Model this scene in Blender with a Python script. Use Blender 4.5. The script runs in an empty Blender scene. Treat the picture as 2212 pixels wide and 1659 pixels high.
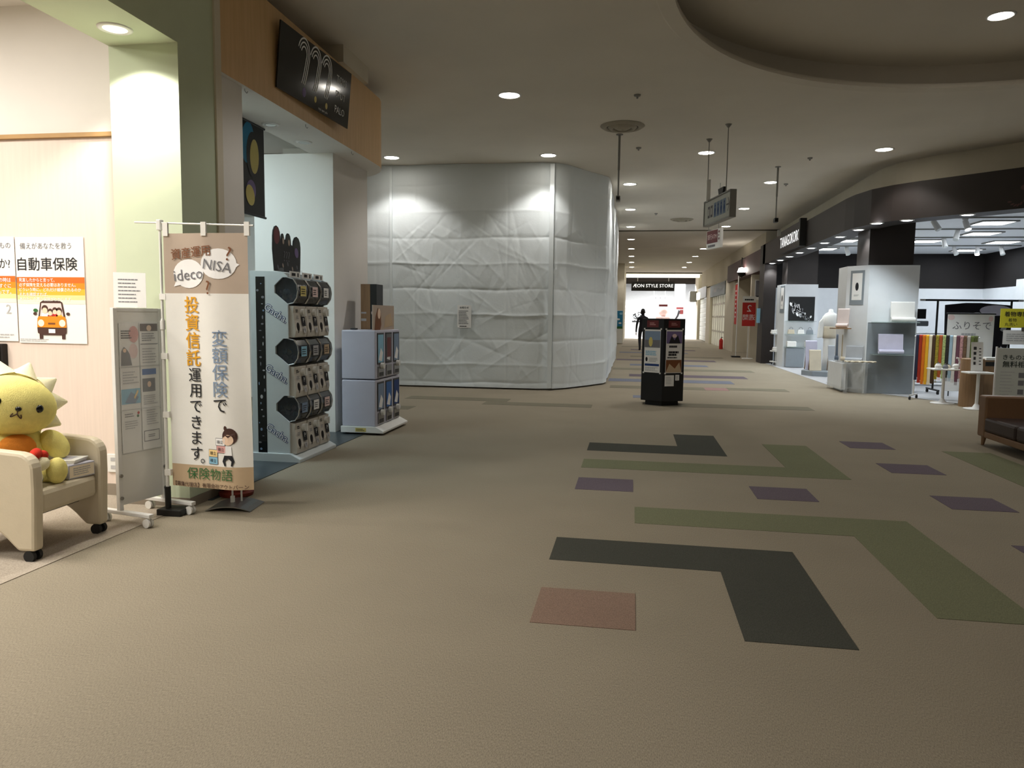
import bpy, math, random
import numpy as np
from mathutils import Vector, Matrix
rnd = random.Random(7)
SC = bpy.context.scene
COL = SC.collection
PI = math.pi

# ------------------------------------------------------------------ camera, world, exposure
FPX = 1600.0
cam = bpy.data.cameras.new('camera')
cam.sensor_width = 36.0
cam.sensor_fit = 'HORIZONTAL'
cam.lens = FPX / 2212 * 36
cam.clip_start = 0.05
cam.clip_end = 200
cam_ob = bpy.data.objects.new('camera', cam)
COL.objects.link(cam_ob)
pitch, yaw, roll = math.radians(5.2423), math.radians(-9.1626), 0.0127
fw = Vector((math.sin(yaw) * math.cos(pitch), math.cos(yaw) * math.cos(pitch), -math.sin(pitch)))
r0 = Vector((math.cos(yaw), -math.sin(yaw), 0))
u0 = r0.cross(fw)
cr = r0 * math.cos(roll) + u0 * math.sin(roll)
cu = u0 * math.cos(roll) - r0 * math.sin(roll)
mw = Matrix((( cr.x, cu.x, -fw.x, 0), (cr.y, cu.y, -fw.y, 0), (cr.z, cu.z, -fw.z, 1.4), (0, 0, 0, 1)))
cam_ob.matrix_world = mw
SC.camera = cam_ob
SC.view_settings.view_transform = 'Standard'
SC.view_settings.look = 'None'
SC.view_settings.gamma = 1.0
SC.view_settings.use_curve_mapping = False
SC.view_settings.exposure = 0.2
SC.cycles.transparent_max_bounces = 32
world = bpy.data.worlds.new('world')
SC.world = world
world.use_nodes = True
bgn = world.node_tree.nodes.get('Background')
bgn.inputs[0].default_value = (1.0, 0.93, 0.82, 1)
bgn.inputs[1].default_value = 0.08

# light levels (watts); colours are those of the lamps
W_CORR, W_INS, W_TOY, W_KIM, W_SOF = 84, 62, 24, 15, 58
C_CORR = (1.0, 0.96, 0.91)
C_WARM = (1.0, 0.94, 0.86)
C_COOL = (0.72, 0.91, 1.0)
C_KIM = (0.86, 0.95, 1.0)

def light(name, kind, loc, power, col, size=0.08, parent=None, angle=116, blend=0.4, aim=None, sy=None):
    l = bpy.data.lights.new(name, kind)
    l.energy = power
    l.color = col
    if kind == 'SPOT':
        l.spot_size = math.radians(angle)
        l.spot_blend = blend
        l.shadow_soft_size = size
    elif kind == 'AREA':
        l.size = size
        if sy:
            l.shape = 'RECTANGLE'
            l.size_y = sy
    else:
        l.shadow_soft_size = size
    o = bpy.data.objects.new(name, l)
    COL.objects.link(o)
    o.location = loc
    if aim:
        d = Vector(aim)
        o.rotation_euler = d.to_track_quat('-Z', 'Y').to_euler()
    if parent:
        o.parent = parent
    return o

# lamps of the place that hang outside the frame (corridor grid behind the camera, insurance and toy shop ceilings)
for p in [(-1.6, 6.1), (-1.6, 2.3), (-1.6, -1.5), (6.2, 9.6), (6.6, 5.6), (3.7, 4.4)]:
    light('corridor_lamp', 'SPOT', (p[0], p[1], 4.2), W_CORR * 0.7, C_CORR, 0.12)
for p in [(-4.5, 3.0), (-5.9, 3.3), (-4.5, 0.9), (-5.9, 0.9)]:
    light('insurance_shop_lamp', 'AREA', (p[0], p[1], 3.58), W_INS, C_WARM, 0.6, aim=(0, 0, -1))
for p in [(-3.36, 2.5), (-3.36, 0.5)]:
    light('insurance_soffit_lamp', 'SPOT', (p[0], p[1], 3.2), W_INS * 1.0, C_WARM, 0.06, angle=120, blend=0.6)
for p in [(-4.1, 5.85), (-5.2, 6.0), (-5.2, 7.2), (-6.2, 9.0)]:
    light('toy_shop_lamp', 'AREA', (p[0], p[1], 3.5), W_TOY, C_COOL, 0.6, aim=(0, 0, -1))

# ------------------------------------------------------------------ materials
def lin(h):
    if isinstance(h, tuple):
        return h
    h = h.lstrip('#')
    o = []
    for i in (0, 2, 4):
        c = int(h[i:i + 2], 16) / 255
        o.append(c / 12.92 if c <= 0.04045 else ((c + 0.055) / 1.055) ** 2.4)
    return tuple(o)
MATS = {}
def M(name, col='#808080', rough=0.6, metal=0.0, var=0.06, scale=6.0, bump=0.0, bscale=60.0, trans=0.0, ior=1.45, emit=0.0, alpha=1.0, stretch=None, spec=None):
    if name in MATS:
        return MATS[name]
    m = bpy.data.materials.new(name)
    m.use_nodes = True
    nt = m.node_tree
    b = nt.nodes['Principled BSDF']
    c = lin(col)
    b.inputs['Roughness'].default_value = rough
    b.inputs['Metallic'].default_value = metal
    b.inputs['IOR'].default_value = ior
    if spec is not None:
        b.inputs['Specular IOR Level'].default_value = spec
    b.inputs['Transmission Weight'].default_value = trans
    b.inputs['Alpha'].default_value = alpha
    b.inputs['Base Color'].default_value = (*c, 1)
    tc = nt.nodes.new('ShaderNodeTexCoord')
    src = tc.outputs['Object']
    if stretch:
        mp = nt.nodes.new('ShaderNodeMapping')
        mp.inputs['Scale'].default_value = stretch
        nt.links.new(src, mp.inputs['Vector'])
        src = mp.outputs['Vector']
    if var:
        n = nt.nodes.new('ShaderNodeTexNoise')
        n.inputs['Scale'].default_value = scale
        n.inputs['Detail'].default_value = 4
        nt.links.new(src, n.inputs['Vector'])
        r = nt.nodes.new('ShaderNodeValToRGB')
        r.color_ramp.elements[0].position = 0.3
        r.color_ramp.elements[1].position = 0.7
        r.color_ramp.elements[0].color = (*[x * (1 - var) for x in c], 1)
        r.color_ramp.elements[1].color = (*[min(1, x * (1 + var)) for x in c], 1)
        nt.links.new(n.outputs['Fac'], r.inputs['Fac'])
        nt.links.new(r.outputs['Color'], b.inputs['Base Color'])
    if bump:
        n2 = nt.nodes.new('ShaderNodeTexNoise')
        n2.inputs['Scale'].default_value = bscale
        n2.inputs['Detail'].default_value = 3
        nt.links.new(src, n2.inputs['Vector'])
        bp = nt.nodes.new('ShaderNodeBump')
        bp.inputs['Strength'].default_value = bump
        bp.inputs['Distance'].default_value = 0.01
        nt.links.new(n2.outputs['Fac'], bp.inputs['Height'])
        nt.links.new(bp.outputs['Normal'], b.inputs['Normal'])
    if emit:
        b.inputs['Emission Color'].default_value = (*c, 1)
        b.inputs['Emission Strength'].default_value = emit
    MATS[name] = m
    return m

def carpet(name, col, dark=0.75):
    m = bpy.data.materials.new(name)
    m.use_nodes = True
    nt = m.node_tree
    b = nt.nodes['Principled BSDF']
    b.inputs['Roughness'].default_value = 0.95
    b.inputs['Specular IOR Level'].default_value = 0.1
    c = lin(col)
    tc = nt.nodes.new('ShaderNodeTexCoord')
    def noise(sc, det, stretch):
        mp = nt.nodes.new('ShaderNodeMapping')
        mp.inputs['Scale'].default_value = stretch
        nt.links.new(tc.outputs['Object'], mp.inputs['Vector'])
        n = nt.nodes.new('ShaderNodeTexNoise')
        n.inputs['Scale'].default_value = sc
        n.inputs['Detail'].default_value = det
        nt.links.new(mp.outputs['Vector'], n.inputs['Vector'])
        return n.outputs['Fac']
    f1 = noise(330, 1, (1, 0.28, 1))     # loop pile in short rows
    f2 = noise(1.3, 5, (1, 1, 1))       # wear
    f3 = noise(900, 1, (1, 0.5, 1))
    def ramp(fac, a, bb, lo=0.3, hi=0.7):
        r = nt.nodes.new('ShaderNodeValToRGB')
        r.color_ramp.elements[0].position = lo
        r.color_ramp.elements[1].position = hi
        r.color_ramp.elements[0].color = (a, a, a, 1)
        r.color_ramp.elements[1].color = (bb, bb, bb, 1)
        nt.links.new(fac, r.inputs['Fac'])
        return r.outputs['Color']
    def mul(a, bb):
        x = nt.nodes.new('ShaderNodeMix')
        x.data_type = 'RGBA'
        x.blend_type = 'MULTIPLY'
        x.inputs[0].default_value = 1
        nt.links.new(a, x.inputs[6])
        if isinstance(bb, tuple):
            x.inputs[7].default_value = bb
        else:
            nt.links.new(bb, x.inputs[7])
        return x.outputs[2]
    k = mul(mul(ramp(f1, dark, 1.18), ramp(f2, 0.95, 1.04)), ramp(f3, 0.82, 1.15))
    nt.links.new(mul(k, (*c, 1)), b.inputs['Base Color'])
    bp = nt.nodes.new('ShaderNodeBump')
    bp.inputs['Strength'].default_value = 0.3
    bp.inputs['Distance'].default_value = 0.003
    nt.links.new(f1, bp.inputs['Height'])
    nt.links.new(bp.outputs['Normal'], b.inputs['Normal'])
    MATS[name] = m
    return m

def wood(name, col, dark, scale=3.0):
    m = bpy.data.materials.new(name)
    m.use_nodes = True
    nt = m.node_tree
    b = nt.nodes['Principled BSDF']
    b.inputs['Roughness'].default_value = 0.5
    tc = nt.nodes.new('ShaderNodeTexCoord')
    mp = nt.nodes.new('ShaderNodeMapping')
    mp.inputs['Scale'].default_value = (8, 8, 0.7)
    nt.links.new(tc.outputs['Object'], mp.inputs['Vector'])
    n = nt.nodes.new('ShaderNodeTexNoise')
    n.inputs['Scale'].default_value = scale
    n.inputs['Detail'].default_value = 6
    n.inputs['Distortion'].default_value = 0.6
    nt.links.new(mp.outputs['Vector'], n.inputs['Vector'])
    r = nt.nodes.new('ShaderNodeValToRGB')
    r.color_ramp.elements[0].position = 0.3
    r.color_ramp.elements[1].position = 0.72
    r.color_ramp.elements[0].color = (*lin(dark), 1)
    r.color_ramp.elements[1].color = (*lin(col), 1)
    nt.links.new(n.outputs['Fac'], r.inputs['Fac'])
    nt.links.new(r.outputs['Color'], b.inputs['Base Color'])
    MATS[name] = m
    return m

carpet('carpet_beige', '#948b7a')
carpet('carpet_shop', '#a89e90')
carpet('carpet_dark', '#4a4b44')
carpet('carpet_green', '#787a60')
carpet('carpet_purple', '#6a6068')
carpet('carpet_pink', '#8a7466')
carpet('carpet_olive', '#7c7767')
carpet('carpet_red', '#9a7c78')
carpet('carpet_blue', '#747886')
wood('wood_fascia', '#dcb682', '#d0aa76')
wood('wood_box', '#9a7a58', '#86684a')
M('ceiling_paint', '#dcd6ca', 0.9, var=0.03, scale=1.2, bump=0.05, bscale=200)
M('vent_grey', '#a39c8c', 0.7)
M('groove', '#55503f', 0.9)
M('white_paint', '#e6e2dc', 0.8, var=0.02, scale=2)
M('cream_paint', '#d3cbb8', 0.85, var=0.03, scale=2)
M('beige_wall', '#e2d2c6', 0.75, var=0.035, scale=3, stretch=(14, 1, 0.6))
M('lime_paint', '#c5cfb4', 0.75, var=0.03, scale=3)
M('trim_wood', '#b08a55', 0.5, var=0.1)
M('baseboard', '#8a8072', 0.7)
M('dark_tile', '#3c4448', 0.35, var=0.15, scale=5)
M('sheet', '#dfe6e8', 0.55, var=0.03, scale=1.0, bump=0.12, bscale=30)
M('lamp_on', '#fff8ec', 0.5, var=0, emit=30)
M('lamp_cool', '#f4f8ff', 0.5, var=0, emit=14)
M('lamp_dim', '#f4efe2', 0.3, var=0.02, emit=0.8)
M('lamp_off', '#cfd6d4', 0.2, var=0.02)
M('chrome', '#c8c8c8', 0.18, metal=1.0, var=0.02)
M('steel', '#9a9a9a', 0.35, metal=1.0, var=0.05)
M('white_plastic', '#e8e8e4', 0.4, var=0.02)
M('white_metal', '#e4e4e2', 0.35, var=0.02)
M('grey_metal', '#8a8a86', 0.45, var=0.05)
M('black', '#161616', 0.5, var=0.1)
M('black_gloss', '#0d0d0e', 0.12, var=0.05)
M('black_satin', '#141517', 0.42, var=0.08)
M('paper', '#f0efec', 0.75, var=0.015, scale=4)
M('ink', '#222226', 0.8, var=0)
M('ink_grey', '#75757a', 0.8, var=0)
M('ink_lgrey', '#b4b4b6', 0.8, var=0)
M('print_orange', '#d96a1c', 0.7, var=0.02)
M('print_orange2', '#e88d1c', 0.7, var=0.02)
M('print_yellow', '#f2b73a', 0.7, var=0.02)
M('print_lyellow', '#f8d99a', 0.7, var=0.02)
M('print_cream', '#fbeed6', 0.7, var=0.02)
M('print_brown', '#7a4a28', 0.7, var=0.02)
M('print_darkbrown', '#4a3028', 0.7, var=0.02)
M('print_red', '#c4302a', 0.7, var=0.02)
M('print_pink', '#dfa8a4', 0.7, var=0.02)
M('print_lpink', '#ecd2cf', 0.7, var=0.02)
M('print_blue', '#3d6db0', 0.7, var=0.02)
M('print_sky', '#8fc3dd', 0.7, var=0.05)
M('print_navy', '#22407c', 0.7, var=0.02)
M('print_green', '#5f9a62', 0.7, var=0.02)
M('print_dgreen', '#2e6a38', 0.7, var=0.02)
M('print_skin', '#f2d3b8', 0.7, var=0.02)
M('print_tan', '#c3ab8c', 0.75, var=0.03)
M('print_taupe', '#b9a898', 0.75, var=0.03)
M('print_gold', '#e0a21e', 0.75, var=0)
M('print_slate', '#8296b0', 0.75, var=0)
M('print_white', '#f6f6f6', 0.7, var=0)
M('print_teal', '#2a7fa8', 0.6, var=0.04)
M('print_purple', '#7a6a98', 0.6, var=0.04)
M('print_ochre', '#d8c878', 0.6, var=0.04)
M('print_maroon', '#6a2a2c', 0.5, var=0.1)
M('cloth_white', '#ecebe6', 0.8, var=0.02, bump=0.1, bscale=300)
M('vinyl_cream', '#cfc4ac', 0.42, var=0.03, scale=8, bump=0.06, bscale=90)
M('plush_yellow', '#ece08a', 0.95, var=0.06, scale=30, bump=0.35, bscale=180)
M('plush_cream', '#f3ecc8', 0.95, var=0.04, scale=30, bump=0.35, bscale=180)
M('plush_tan', '#cdb998', 0.95, var=0.06, scale=30, bump=0.3, bscale=180)
M('plush_orange', '#e08a30', 0.95, var=0.06, scale=30, bump=0.3, bscale=180)
M('plush_red', '#c8321e', 0.95, var=0.06, scale=30, bump=0.3, bscale=180)
M('plush_blue', '#5a7590', 0.95, var=0.06, scale=30, bump=0.3, bscale=180)
M('acrylic', '#f4f8fa', 0.08, var=0, alpha=0.12)
M('glass_shelf', '#b8d0cc', 0.05, var=0, alpha=0.35)
M('smoke_plastic', '#585c60', 0.1, var=0.05, trans=0.55, ior=1.25)
M('gacha_white', '#ced6d8', 0.4, var=0.02)
M('gacha_beige', '#cfc9be', 0.45, var=0.03)
M('pale_violet', '#c3c3d2', 0.4, var=0.02)
M('brown_fascia', '#2a2320', 0.55, var=0.08, scale=3)
M('brown_wall', '#100907', 0.7, var=0.1, scale=2)
M('red_brown', '#55393a', 0.6, var=0.06)
M('kim_white', '#dfe3e6', 0.5, var=0.02)
M('kim_grey', '#8a9298', 0.3, var=0.04)
M('kim_floor', '#b4b4b6', 0.4, var=0.05)
M('sofa_tan', '#7e5f43', 0.5, var=0.06, bump=0.05)
M('sofa_dark', '#33241f', 0.45, var=0.08, bump=0.08, bscale=40)
M('pot_red', '#7a2c20', 0.5, var=0.08)
M('rubber', '#1e1e1e', 0.7, var=0.05)
M('shutter', '#d8dcd8', 0.5, var=0.03)
M('dark_green', '#2c3630', 0.5, var=0.05)
M('yellow_card', '#e6dc3c', 0.6, var=0.02)
M('board_grey', '#c4c8c2', 0.5, var=0.03)
M('skin', '#c89a7c', 0.6, var=0.04)
M('hair', '#1c1816', 0.6, var=0.1)
M('suit', '#24242a', 0.8, var=0.1)
M('trouser', '#15151a', 0.8, var=0.1)
M('leaf', '#2a3a26', 0.6, var=0.2)

# ------------------------------------------------------------------ mesh building
TC = {}
def text_geo(body, bold=0.0):
    key = (body, bold)
    if key in TC:
        return TC[key]
    c = bpy.data.curves.new('t', 'FONT')
    c.body = body
    c.size = 1
    c.align_x = 'CENTER'
    c.align_y = 'CENTER'
    c.resolution_u = 2
    c.dimensions = '2D'
    c.fill_mode = 'BOTH'
    c.offset = bold
    o = bpy.data.objects.new('t', c)
    me = o.to_mesh()
    v = [(p.co.x, p.co.y) for p in me.vertices]
    f = [tuple(p.vertices) for p in me.polygons]
    o.to_mesh_clear()
    bpy.data.objects.remove(o)
    bpy.data.curves.remove(c)
    TC[key] = (v, f)
    return v, f

class Fr:
    """a flat frame: origin, right, up (normal = right x up)"""
    def __init__(s, o, u, v=(0, 0, 1), warp=None):
        s.o = Vector(o)
        s.u = Vector(u).normalized()
        s.v = Vector(v).normalized()
        s.n = s.u.cross(s.v)
        s.warp = warp
    def p(s, x, y, k=0.0):
        w = s.warp(x, y) if s.warp else 0.0
        return s.o + s.u * x + s.v * y + s.n * (k + w)

def FX(x, y, z):   # facing +X
    return Fr((x, y, z), (0, 1, 0))
def FY(x, y, z):   # facing -Y (towards the camera)
    return Fr((x, y, z), (1, 0, 0))
LAY = 0.0012

class MB:
    def __init__(s):
        s.v, s.f, s.m, s.mats, s.cur, s.sm = [], [], [], [], 0, []
        s.smooth = False
    def mat(s, name):
        if name not in s.mats:
            s.mats.append(name)
        s.cur = s.mats.index(name)
        return s
    def add(s, vs, fs):
        k = len(s.v)
        s.v += [tuple(p) for p in vs]
        for f in fs:
            s.f.append(tuple(i + k for i in f))
            s.m.append(s.cur)
            s.sm.append(s.smooth)
        return s
    def box(s, x0, x1, y0, y1, z0, z1):
        return s.add([(x0, y0, z0), (x1, y0, z0), (x1, y1, z0), (x0, y1, z0), (x0, y0, z1), (x1, y0, z1), (x1, y1, z1), (x0, y1, z1)],
                     [(3, 2, 1, 0), (4, 5, 6, 7), (0, 1, 5, 4), (1, 2, 6, 5), (2, 3, 7, 6), (3, 0, 4, 7)])
    def fbox(s, fr, x0, x1, y0, y1, k0, k1):
        P = [fr.p(x, y, k) for k in (k0, k1) for (x, y) in ((x0, y0), (x1, y0), (x1, y1), (x0, y1))]
        return s.add(P, [(3, 2, 1, 0), (4, 5, 6, 7), (0, 1, 5, 4), (1, 2, 6, 5), (2, 3, 7, 6), (3, 0, 4, 7)])
    def prism(s, poly, z0, z1, fr=None):
        n = len(poly)
        if fr:
            a = [fr.p(x, y, z0) for x, y in poly] + [fr.p(x, y, z1) for x, y in poly]
        else:
            a = [(x, y, z0) for x, y in poly] + [(x, y, z1) for x, y in poly]
        return s.add(a, [tuple(range(n - 1, -1, -1)), tuple(range(n, 2 * n))] + [(i, (i + 1) % n, n + (i + 1) % n, n + i) for i in range(n)])
    def cyl(s, p0, p1, r0, r1=None, n=16, caps=True):
        r1 = r0 if r1 is None else r1
        p0, p1 = Vector(p0), Vector(p1)
        d = (p1 - p0).normalized()
        a = d.orthogonal().normalized()
        b = d.cross(a)
        V = []
        for p, r in ((p0, r0), (p1, r1)):
            V += [p + a * (r * math.cos(2 * PI * i / n)) + b * (r * math.sin(2 * PI * i / n)) for i in range(n)]
        sm = s.smooth
        s.smooth = True
        s.add(V, [(i, (i + 1) % n, n + (i + 1) % n, n + i) for i in range(n)])
        s.smooth = False
        if caps:
            s.add(V[:n], [tuple(range(n - 1, -1, -1))])
            s.add(V[n:], [tuple(range(n))])
        s.smooth = sm
        return s
    def tube(s, pts, r, n=8):
        for a, b in zip(pts[:-1], pts[1:]):
            s.cyl(a, b, r, r, n)
        return s
    def lathe(s, prof, c=(0, 0, 0), n=24):
        V = []
        for r, z in prof:
            V += [(c[0] + r * math.cos(2 * PI * i / n), c[1] + r * math.sin(2 * PI * i / n), c[2] + z) for i in range(n)]
        F = []
        for k in range(len(prof) - 1):
            F += [(k * n + i, k * n + (i + 1) % n, (k + 1) * n + (i + 1) % n, (k + 1) * n + i) for i in range(n)]
        if prof[0][0] > 1e-6:
            F.append(tuple(range(n - 1, -1, -1)))
        if prof[-1][0] > 1e-6:
            F.append(tuple((len(prof) - 1) * n + i for i in range(n)))
        return s.add(V, F)
    def ell(s, c, r, n=20, m=12, rot=None, f=None):
        V, F = [], []
        R = rot.to_matrix() if rot else None
        for j in range(m + 1):
            t = PI * j / m
            for i in range(n):
                a = 2 * PI * i / n
                p = Vector((math.sin(t) * math.cos(a), math.sin(t) * math.sin(a), math.cos(t)))
                if f:
                    p = f(p)
                p = Vector((p.x * r[0], p.y * r[1], p.z * r[2]))
                if R:
                    p = R @ p
                V.append(Vector(c) + p)
        for j in range(m):
            F += [(j * n + i, (j + 1) * n + i, (j + 1) * n + (i + 1) % n, j * n + (i + 1) % n) for i in range(n)]
        sm = s.smooth
        s.smooth = True
        s.add(V, F)
        s.smooth = sm
        return s
    # flat print on a frame
    def rect(s, fr, x0, y0, x1, y1, lay=1):
        return s.add([fr.p(x0, y0, lay * LAY), fr.p(x1, y0, lay * LAY), fr.p(x1, y1, lay * LAY), fr.p(x0, y1, lay * LAY)], [(0, 1, 2, 3)])
    def gridrect(s, fr, x0, y0, x1, y1, lay=1, nx=10, ny=10):
        V = [fr.p(x0 + (x1 - x0) * i / nx, y0 + (y1 - y0) * j / ny, lay * LAY) for j in range(ny + 1) for i in range(nx + 1)]
        return s.add(V, [(j * (nx + 1) + i, j * (nx + 1) + i + 1, (j + 1) * (nx + 1) + i + 1, (j + 1) * (nx + 1) + i) for j in range(ny) for i in range(nx)])
    def poly(s, fr, pts, lay=1):
        return s.add([fr.p(x, y, lay * LAY) for x, y in pts], [tuple(range(len(pts)))])
    def oval(s, fr, cx, cy, rx, ry=None, lay=1, rot=0.0, n=24, a0=0, a1=2 * PI):
        ry = rx if ry is None else ry
        P = []
        for i in range(n):
            a = a0 + (a1 - a0) * i / (n if a1 - a0 > 6.2 else n - 1)
            x, y = rx * math.cos(a), ry * math.sin(a)
            P.append((cx + x * math.cos(rot) - y * math.sin(rot), cy + x * math.sin(rot) + y * math.cos(rot)))
        if fr.warp:
            V = [fr.p(cx, cy, lay * LAY)] + [fr.p(*p, lay * LAY) for p in P]
            return s.add(V, [(0, 1 + i, 1 + (i + 1) % n) for i in range(n)])
        return s.poly(fr, P, lay)
    def text(s, fr, body, x, y, size, lay=2, rot=0.0, sx=1.0, bold=0.0, align=0, mirror=False):
        if bold > 0:
            for i, (dx, dy) in enumerate(((-0.6, 0), (0.6, 0), (0, 0.5), (0, -0.5))):
                q = bold * size
                s.text(fr, body, x + dx * q, y + dy * q, size, lay + 0.12 * i, rot, sx, 0.0, align, mirror)
            return s
        v, f = text_geo(body, 0.0)
        if not v:
            return s
        xs = [p[0] for p in v]
        off = {0: (min(xs) + max(xs)) / 2, -1: min(xs), 1: max(xs)}[align]
        ys = [p[1] for p in v]
        oy = (min(ys) + max(ys)) / 2
        c, q = math.cos(rot), math.sin(rot)
        V = []
        for px, py in v:
            px = (px - off) * size * sx * (-1 if mirror else 1)
            py = (py - oy) * size
            V.append(fr.p(x + px * c - py * q, y + px * q + py * c, lay * LAY))
        return s.add(V, f)
    def vtext(s, fr, body, x, y, size, step=None, lay=2, bold=0.0):
        step = step or size * 1.08
        for i, ch in enumerate(body):
            s.text(fr, ch, x, y - i * step, size, lay, bold=bold)
        return s
    def lines(s, fr, x0, y0, x1, y1, n, fill=0.4, lay=2, jag=True):
        """rows of small print too fine to read"""
        h = (y1 - y0) / n
        for i in range(n):
            yy = y1 - (i + 0.5) * h
            x = x0
            end = x1 - (rnd.random() * 0.35 * (x1 - x0) if jag else 0)
            while x < end - 1e-4:
                w = min(end - x, (x1 - x0) * rnd.uniform(0.05, 0.2))
                s.rect(fr, x, yy - h * fill / 2, x + w * 0.88, yy + h * fill / 2, lay)
                x += w
        return s
    def build(s, name, parent=None, bevel=0.0, smooth=None, weld=False):
        me = bpy.data.meshes.new(name)
        me.from_pydata([tuple(p) for p in s.v], [], s.f)
        for n in s.mats:
            me.materials.append(MATS[n])
        me.polygons.foreach_set('material_index', s.m)
        me.polygons.foreach_set('use_smooth', s.sm if smooth is None else [smooth] * len(s.f))
        me.update()
        o = bpy.data.objects.new(name, me)
        COL.objects.link(o)
        if parent:
            o.parent = parent
        if bevel:
            b = o.modifiers.new('bevel', 'BEVEL')
            b.width = bevel
            b.segments = 2
            b.limit_method = 'ANGLE'
        return o

def mb(mat):
    return MB().mat(mat)
def thing(name, label, cat, loc=(0, 0, 0), rotz=0.0, group=None):
    o = bpy.data.objects.new(name, None)
    COL.objects.link(o)
    o.empty_display_size = 0.1
    o.location = loc
    o.rotation_euler = (0, 0, rotz)
    return tag(o, label, cat, group)
def tag(o, label, cat, group=None):
    o['label'] = label
    o['category'] = cat
    if group:
        o['group'] = group
    return o
def struct(o, label=None):
    o['kind'] = 'structure'
    if label:
        o['label'] = label
    return o
def copy_tree(o, parent=None):
    c = o.copy()
    COL.objects.link(c)
    c.parent = parent
    for ch in list(o.children):
        copy_tree(ch, c)
    return c
ORD = ['first', 'second', 'third', 'fourth', 'fifth', 'sixth', 'seventh', 'eighth', 'ninth', 'tenth', 'eleventh', 'twelfth', 'thirteenth', 'fourteenth', 'fifteenth', 'sixteenth']
def arc(cx, cy, r, a0, a1, n):
    return [(cx + r * math.cos(math.radians(a0 + (a1 - a0) * i / n)), cy + r * math.sin(math.radians(a0 + (a1 - a0) * i / n))) for i in range(n + 1)]

CZ = 4.24
# ================================================================== STRUCTURE
# floor -------------------------------------------------------------
fl = struct(mb('carpet_beige').box(-9, 16, -7, 64, -0.1, 0).build('floor'), 'beige loop-pile carpet floor of the shopping corridor')
INL = [
    ('carpet_dark', [(-0.44, 4.16), (0.52, 4.14), (0.52, 3.24), (0.99, 3.24), (0.99, 4.58), (-0.44, 4.6)]),
    ('carpet_pink', [(-0.43, 3.26), (0.05, 3.26), (0.05, 3.71), (-0.43, 3.71)]),
    ('carpet_green', [(0.05, 5.03), (1.46, 5.01), (1.46, 3.67), (1.93, 3.67), (1.93, 5.46), (0.05, 5.47)]),
    ('carpet_purple', [(-0.43, 5.95), (0.04, 5.95), (0.04, 6.4), (-0.43, 6.4)]),
    ('carpet_purple', [(1.0, 5.92), (1.46, 5.92), (1.46, 6.36), (1.0, 6.36)]),
    ('carpet_purple', [(2.4, 5.9), (2.86, 5.9), (2.86, 6.33), (2.4, 6.33)]),
    ('carpet_purple', [(2.4, 8.55), (2.87, 8.55), (2.87, 9.0), (2.4, 9.0)]),
    ('carpet_purple', [(2.4, 7.22), (2.87, 7.22), (2.87, 7.68), (2.4, 7.68)]),
    ('carpet_purple', [(2.39, 4.56), (2.87, 4.56), (2.87, 5.0), (2.39, 5.0)]),
    ('carpet_dark', [(-0.44, 7.75), (0.99, 7.72), (0.99, 9.05), (0.52, 9.05), (0.52, 8.22), (-0.44, 8.24)]),
    ('carpet_green', [(-0.44, 6.84), (1.94, 6.82), (1.94, 8.57), (1.47, 8.57), (1.47, 7.26), (-0.44, 7.26)]),
    ('carpet_green', [(3.34, 6.4), (3.82, 6.4), (3.82, 8.56), (3.34, 8.56)]),
    ('carpet_olive', [(0.5, 11.93), (2.82, 11.98), (2.82, 12.45), (0.5, 12.42)]),
    ('carpet_olive', [(-3.74, 11.9), (-2.0, 11.9), (-2.0, 12.32), (-3.74, 12.34)]),
    ('carpet_olive', [(-2.33, 11.45), (-0.6, 11.45), (-0.6, 11.85), (-2.33, 11.85)]),
    ('carpet_olive', [(-4.3, 10.52), (-3.25, 10.52), (-3.25, 10.92), (-4.3, 10.92)]),
    ('carpet_olive', [(-0.42, 14.85), (1.45, 14.85), (1.45, 15.4), (-0.42, 15.4)]),
    ('carpet_red', [(1.45, 14.85), (1.9, 14.85), (1.9, 15.42), (1.45, 15.42)]),
    ('carpet_olive', [(1.9, 15.0), (3.05, 15.0), (3.05, 15.5), (1.9, 15.5)]),
    ('carpet_blue', [(0.04, 13.1), (0.5, 13.1), (0.5, 13.52), (0.04, 13.52)]),
]
yy = 16.4
for k in range(9):                        # mauve bands across the corridor further on
    INL.append((('carpet_blue', 'carpet_purple', 'carpet_olive')[k % 3], [(-0.5 + 0.45 * (k % 2), yy), (2.2 + 0.5 * (k % 3), yy), (2.2 + 0.5 * (k % 3), yy + 0.75), (-0.5 + 0.45 * (k % 2), yy + 0.75)]))
    yy += 1.5 + 0.5 * (k % 2) + k * 0.2
for m, p in INL:
    mb(m).prism(p, -0.02, 0.0025).build('carpet_inlay', fl)
struct(mb('carpet_shop').box(-9, -3.15, -7, 5.0, -0.05, 0.004).build('floor_insurance_shop'), 'pale beige carpet inside the insurance shop')
struct(mb('dark_tile').box(-9, -3.06, 5.0, 9.3, -0.05, 0.006).build('floor_toy_shop'), 'dark slate floor strip of the toy shop')
KF = [(4.2, 26), (4.2, 16.9), (4.35, 16.0), (4.62, 15.3), (5.04, 14.6), (5.78, 13.22), (7.2, 10.6), (16, 10.6), (16, 26)]
struct(mb('kim_floor').prism(KF[::-1], -0.05, 0.005).build('floor_kimono_shop'), 'light grey vinyl floor of the kimono shop')

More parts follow.
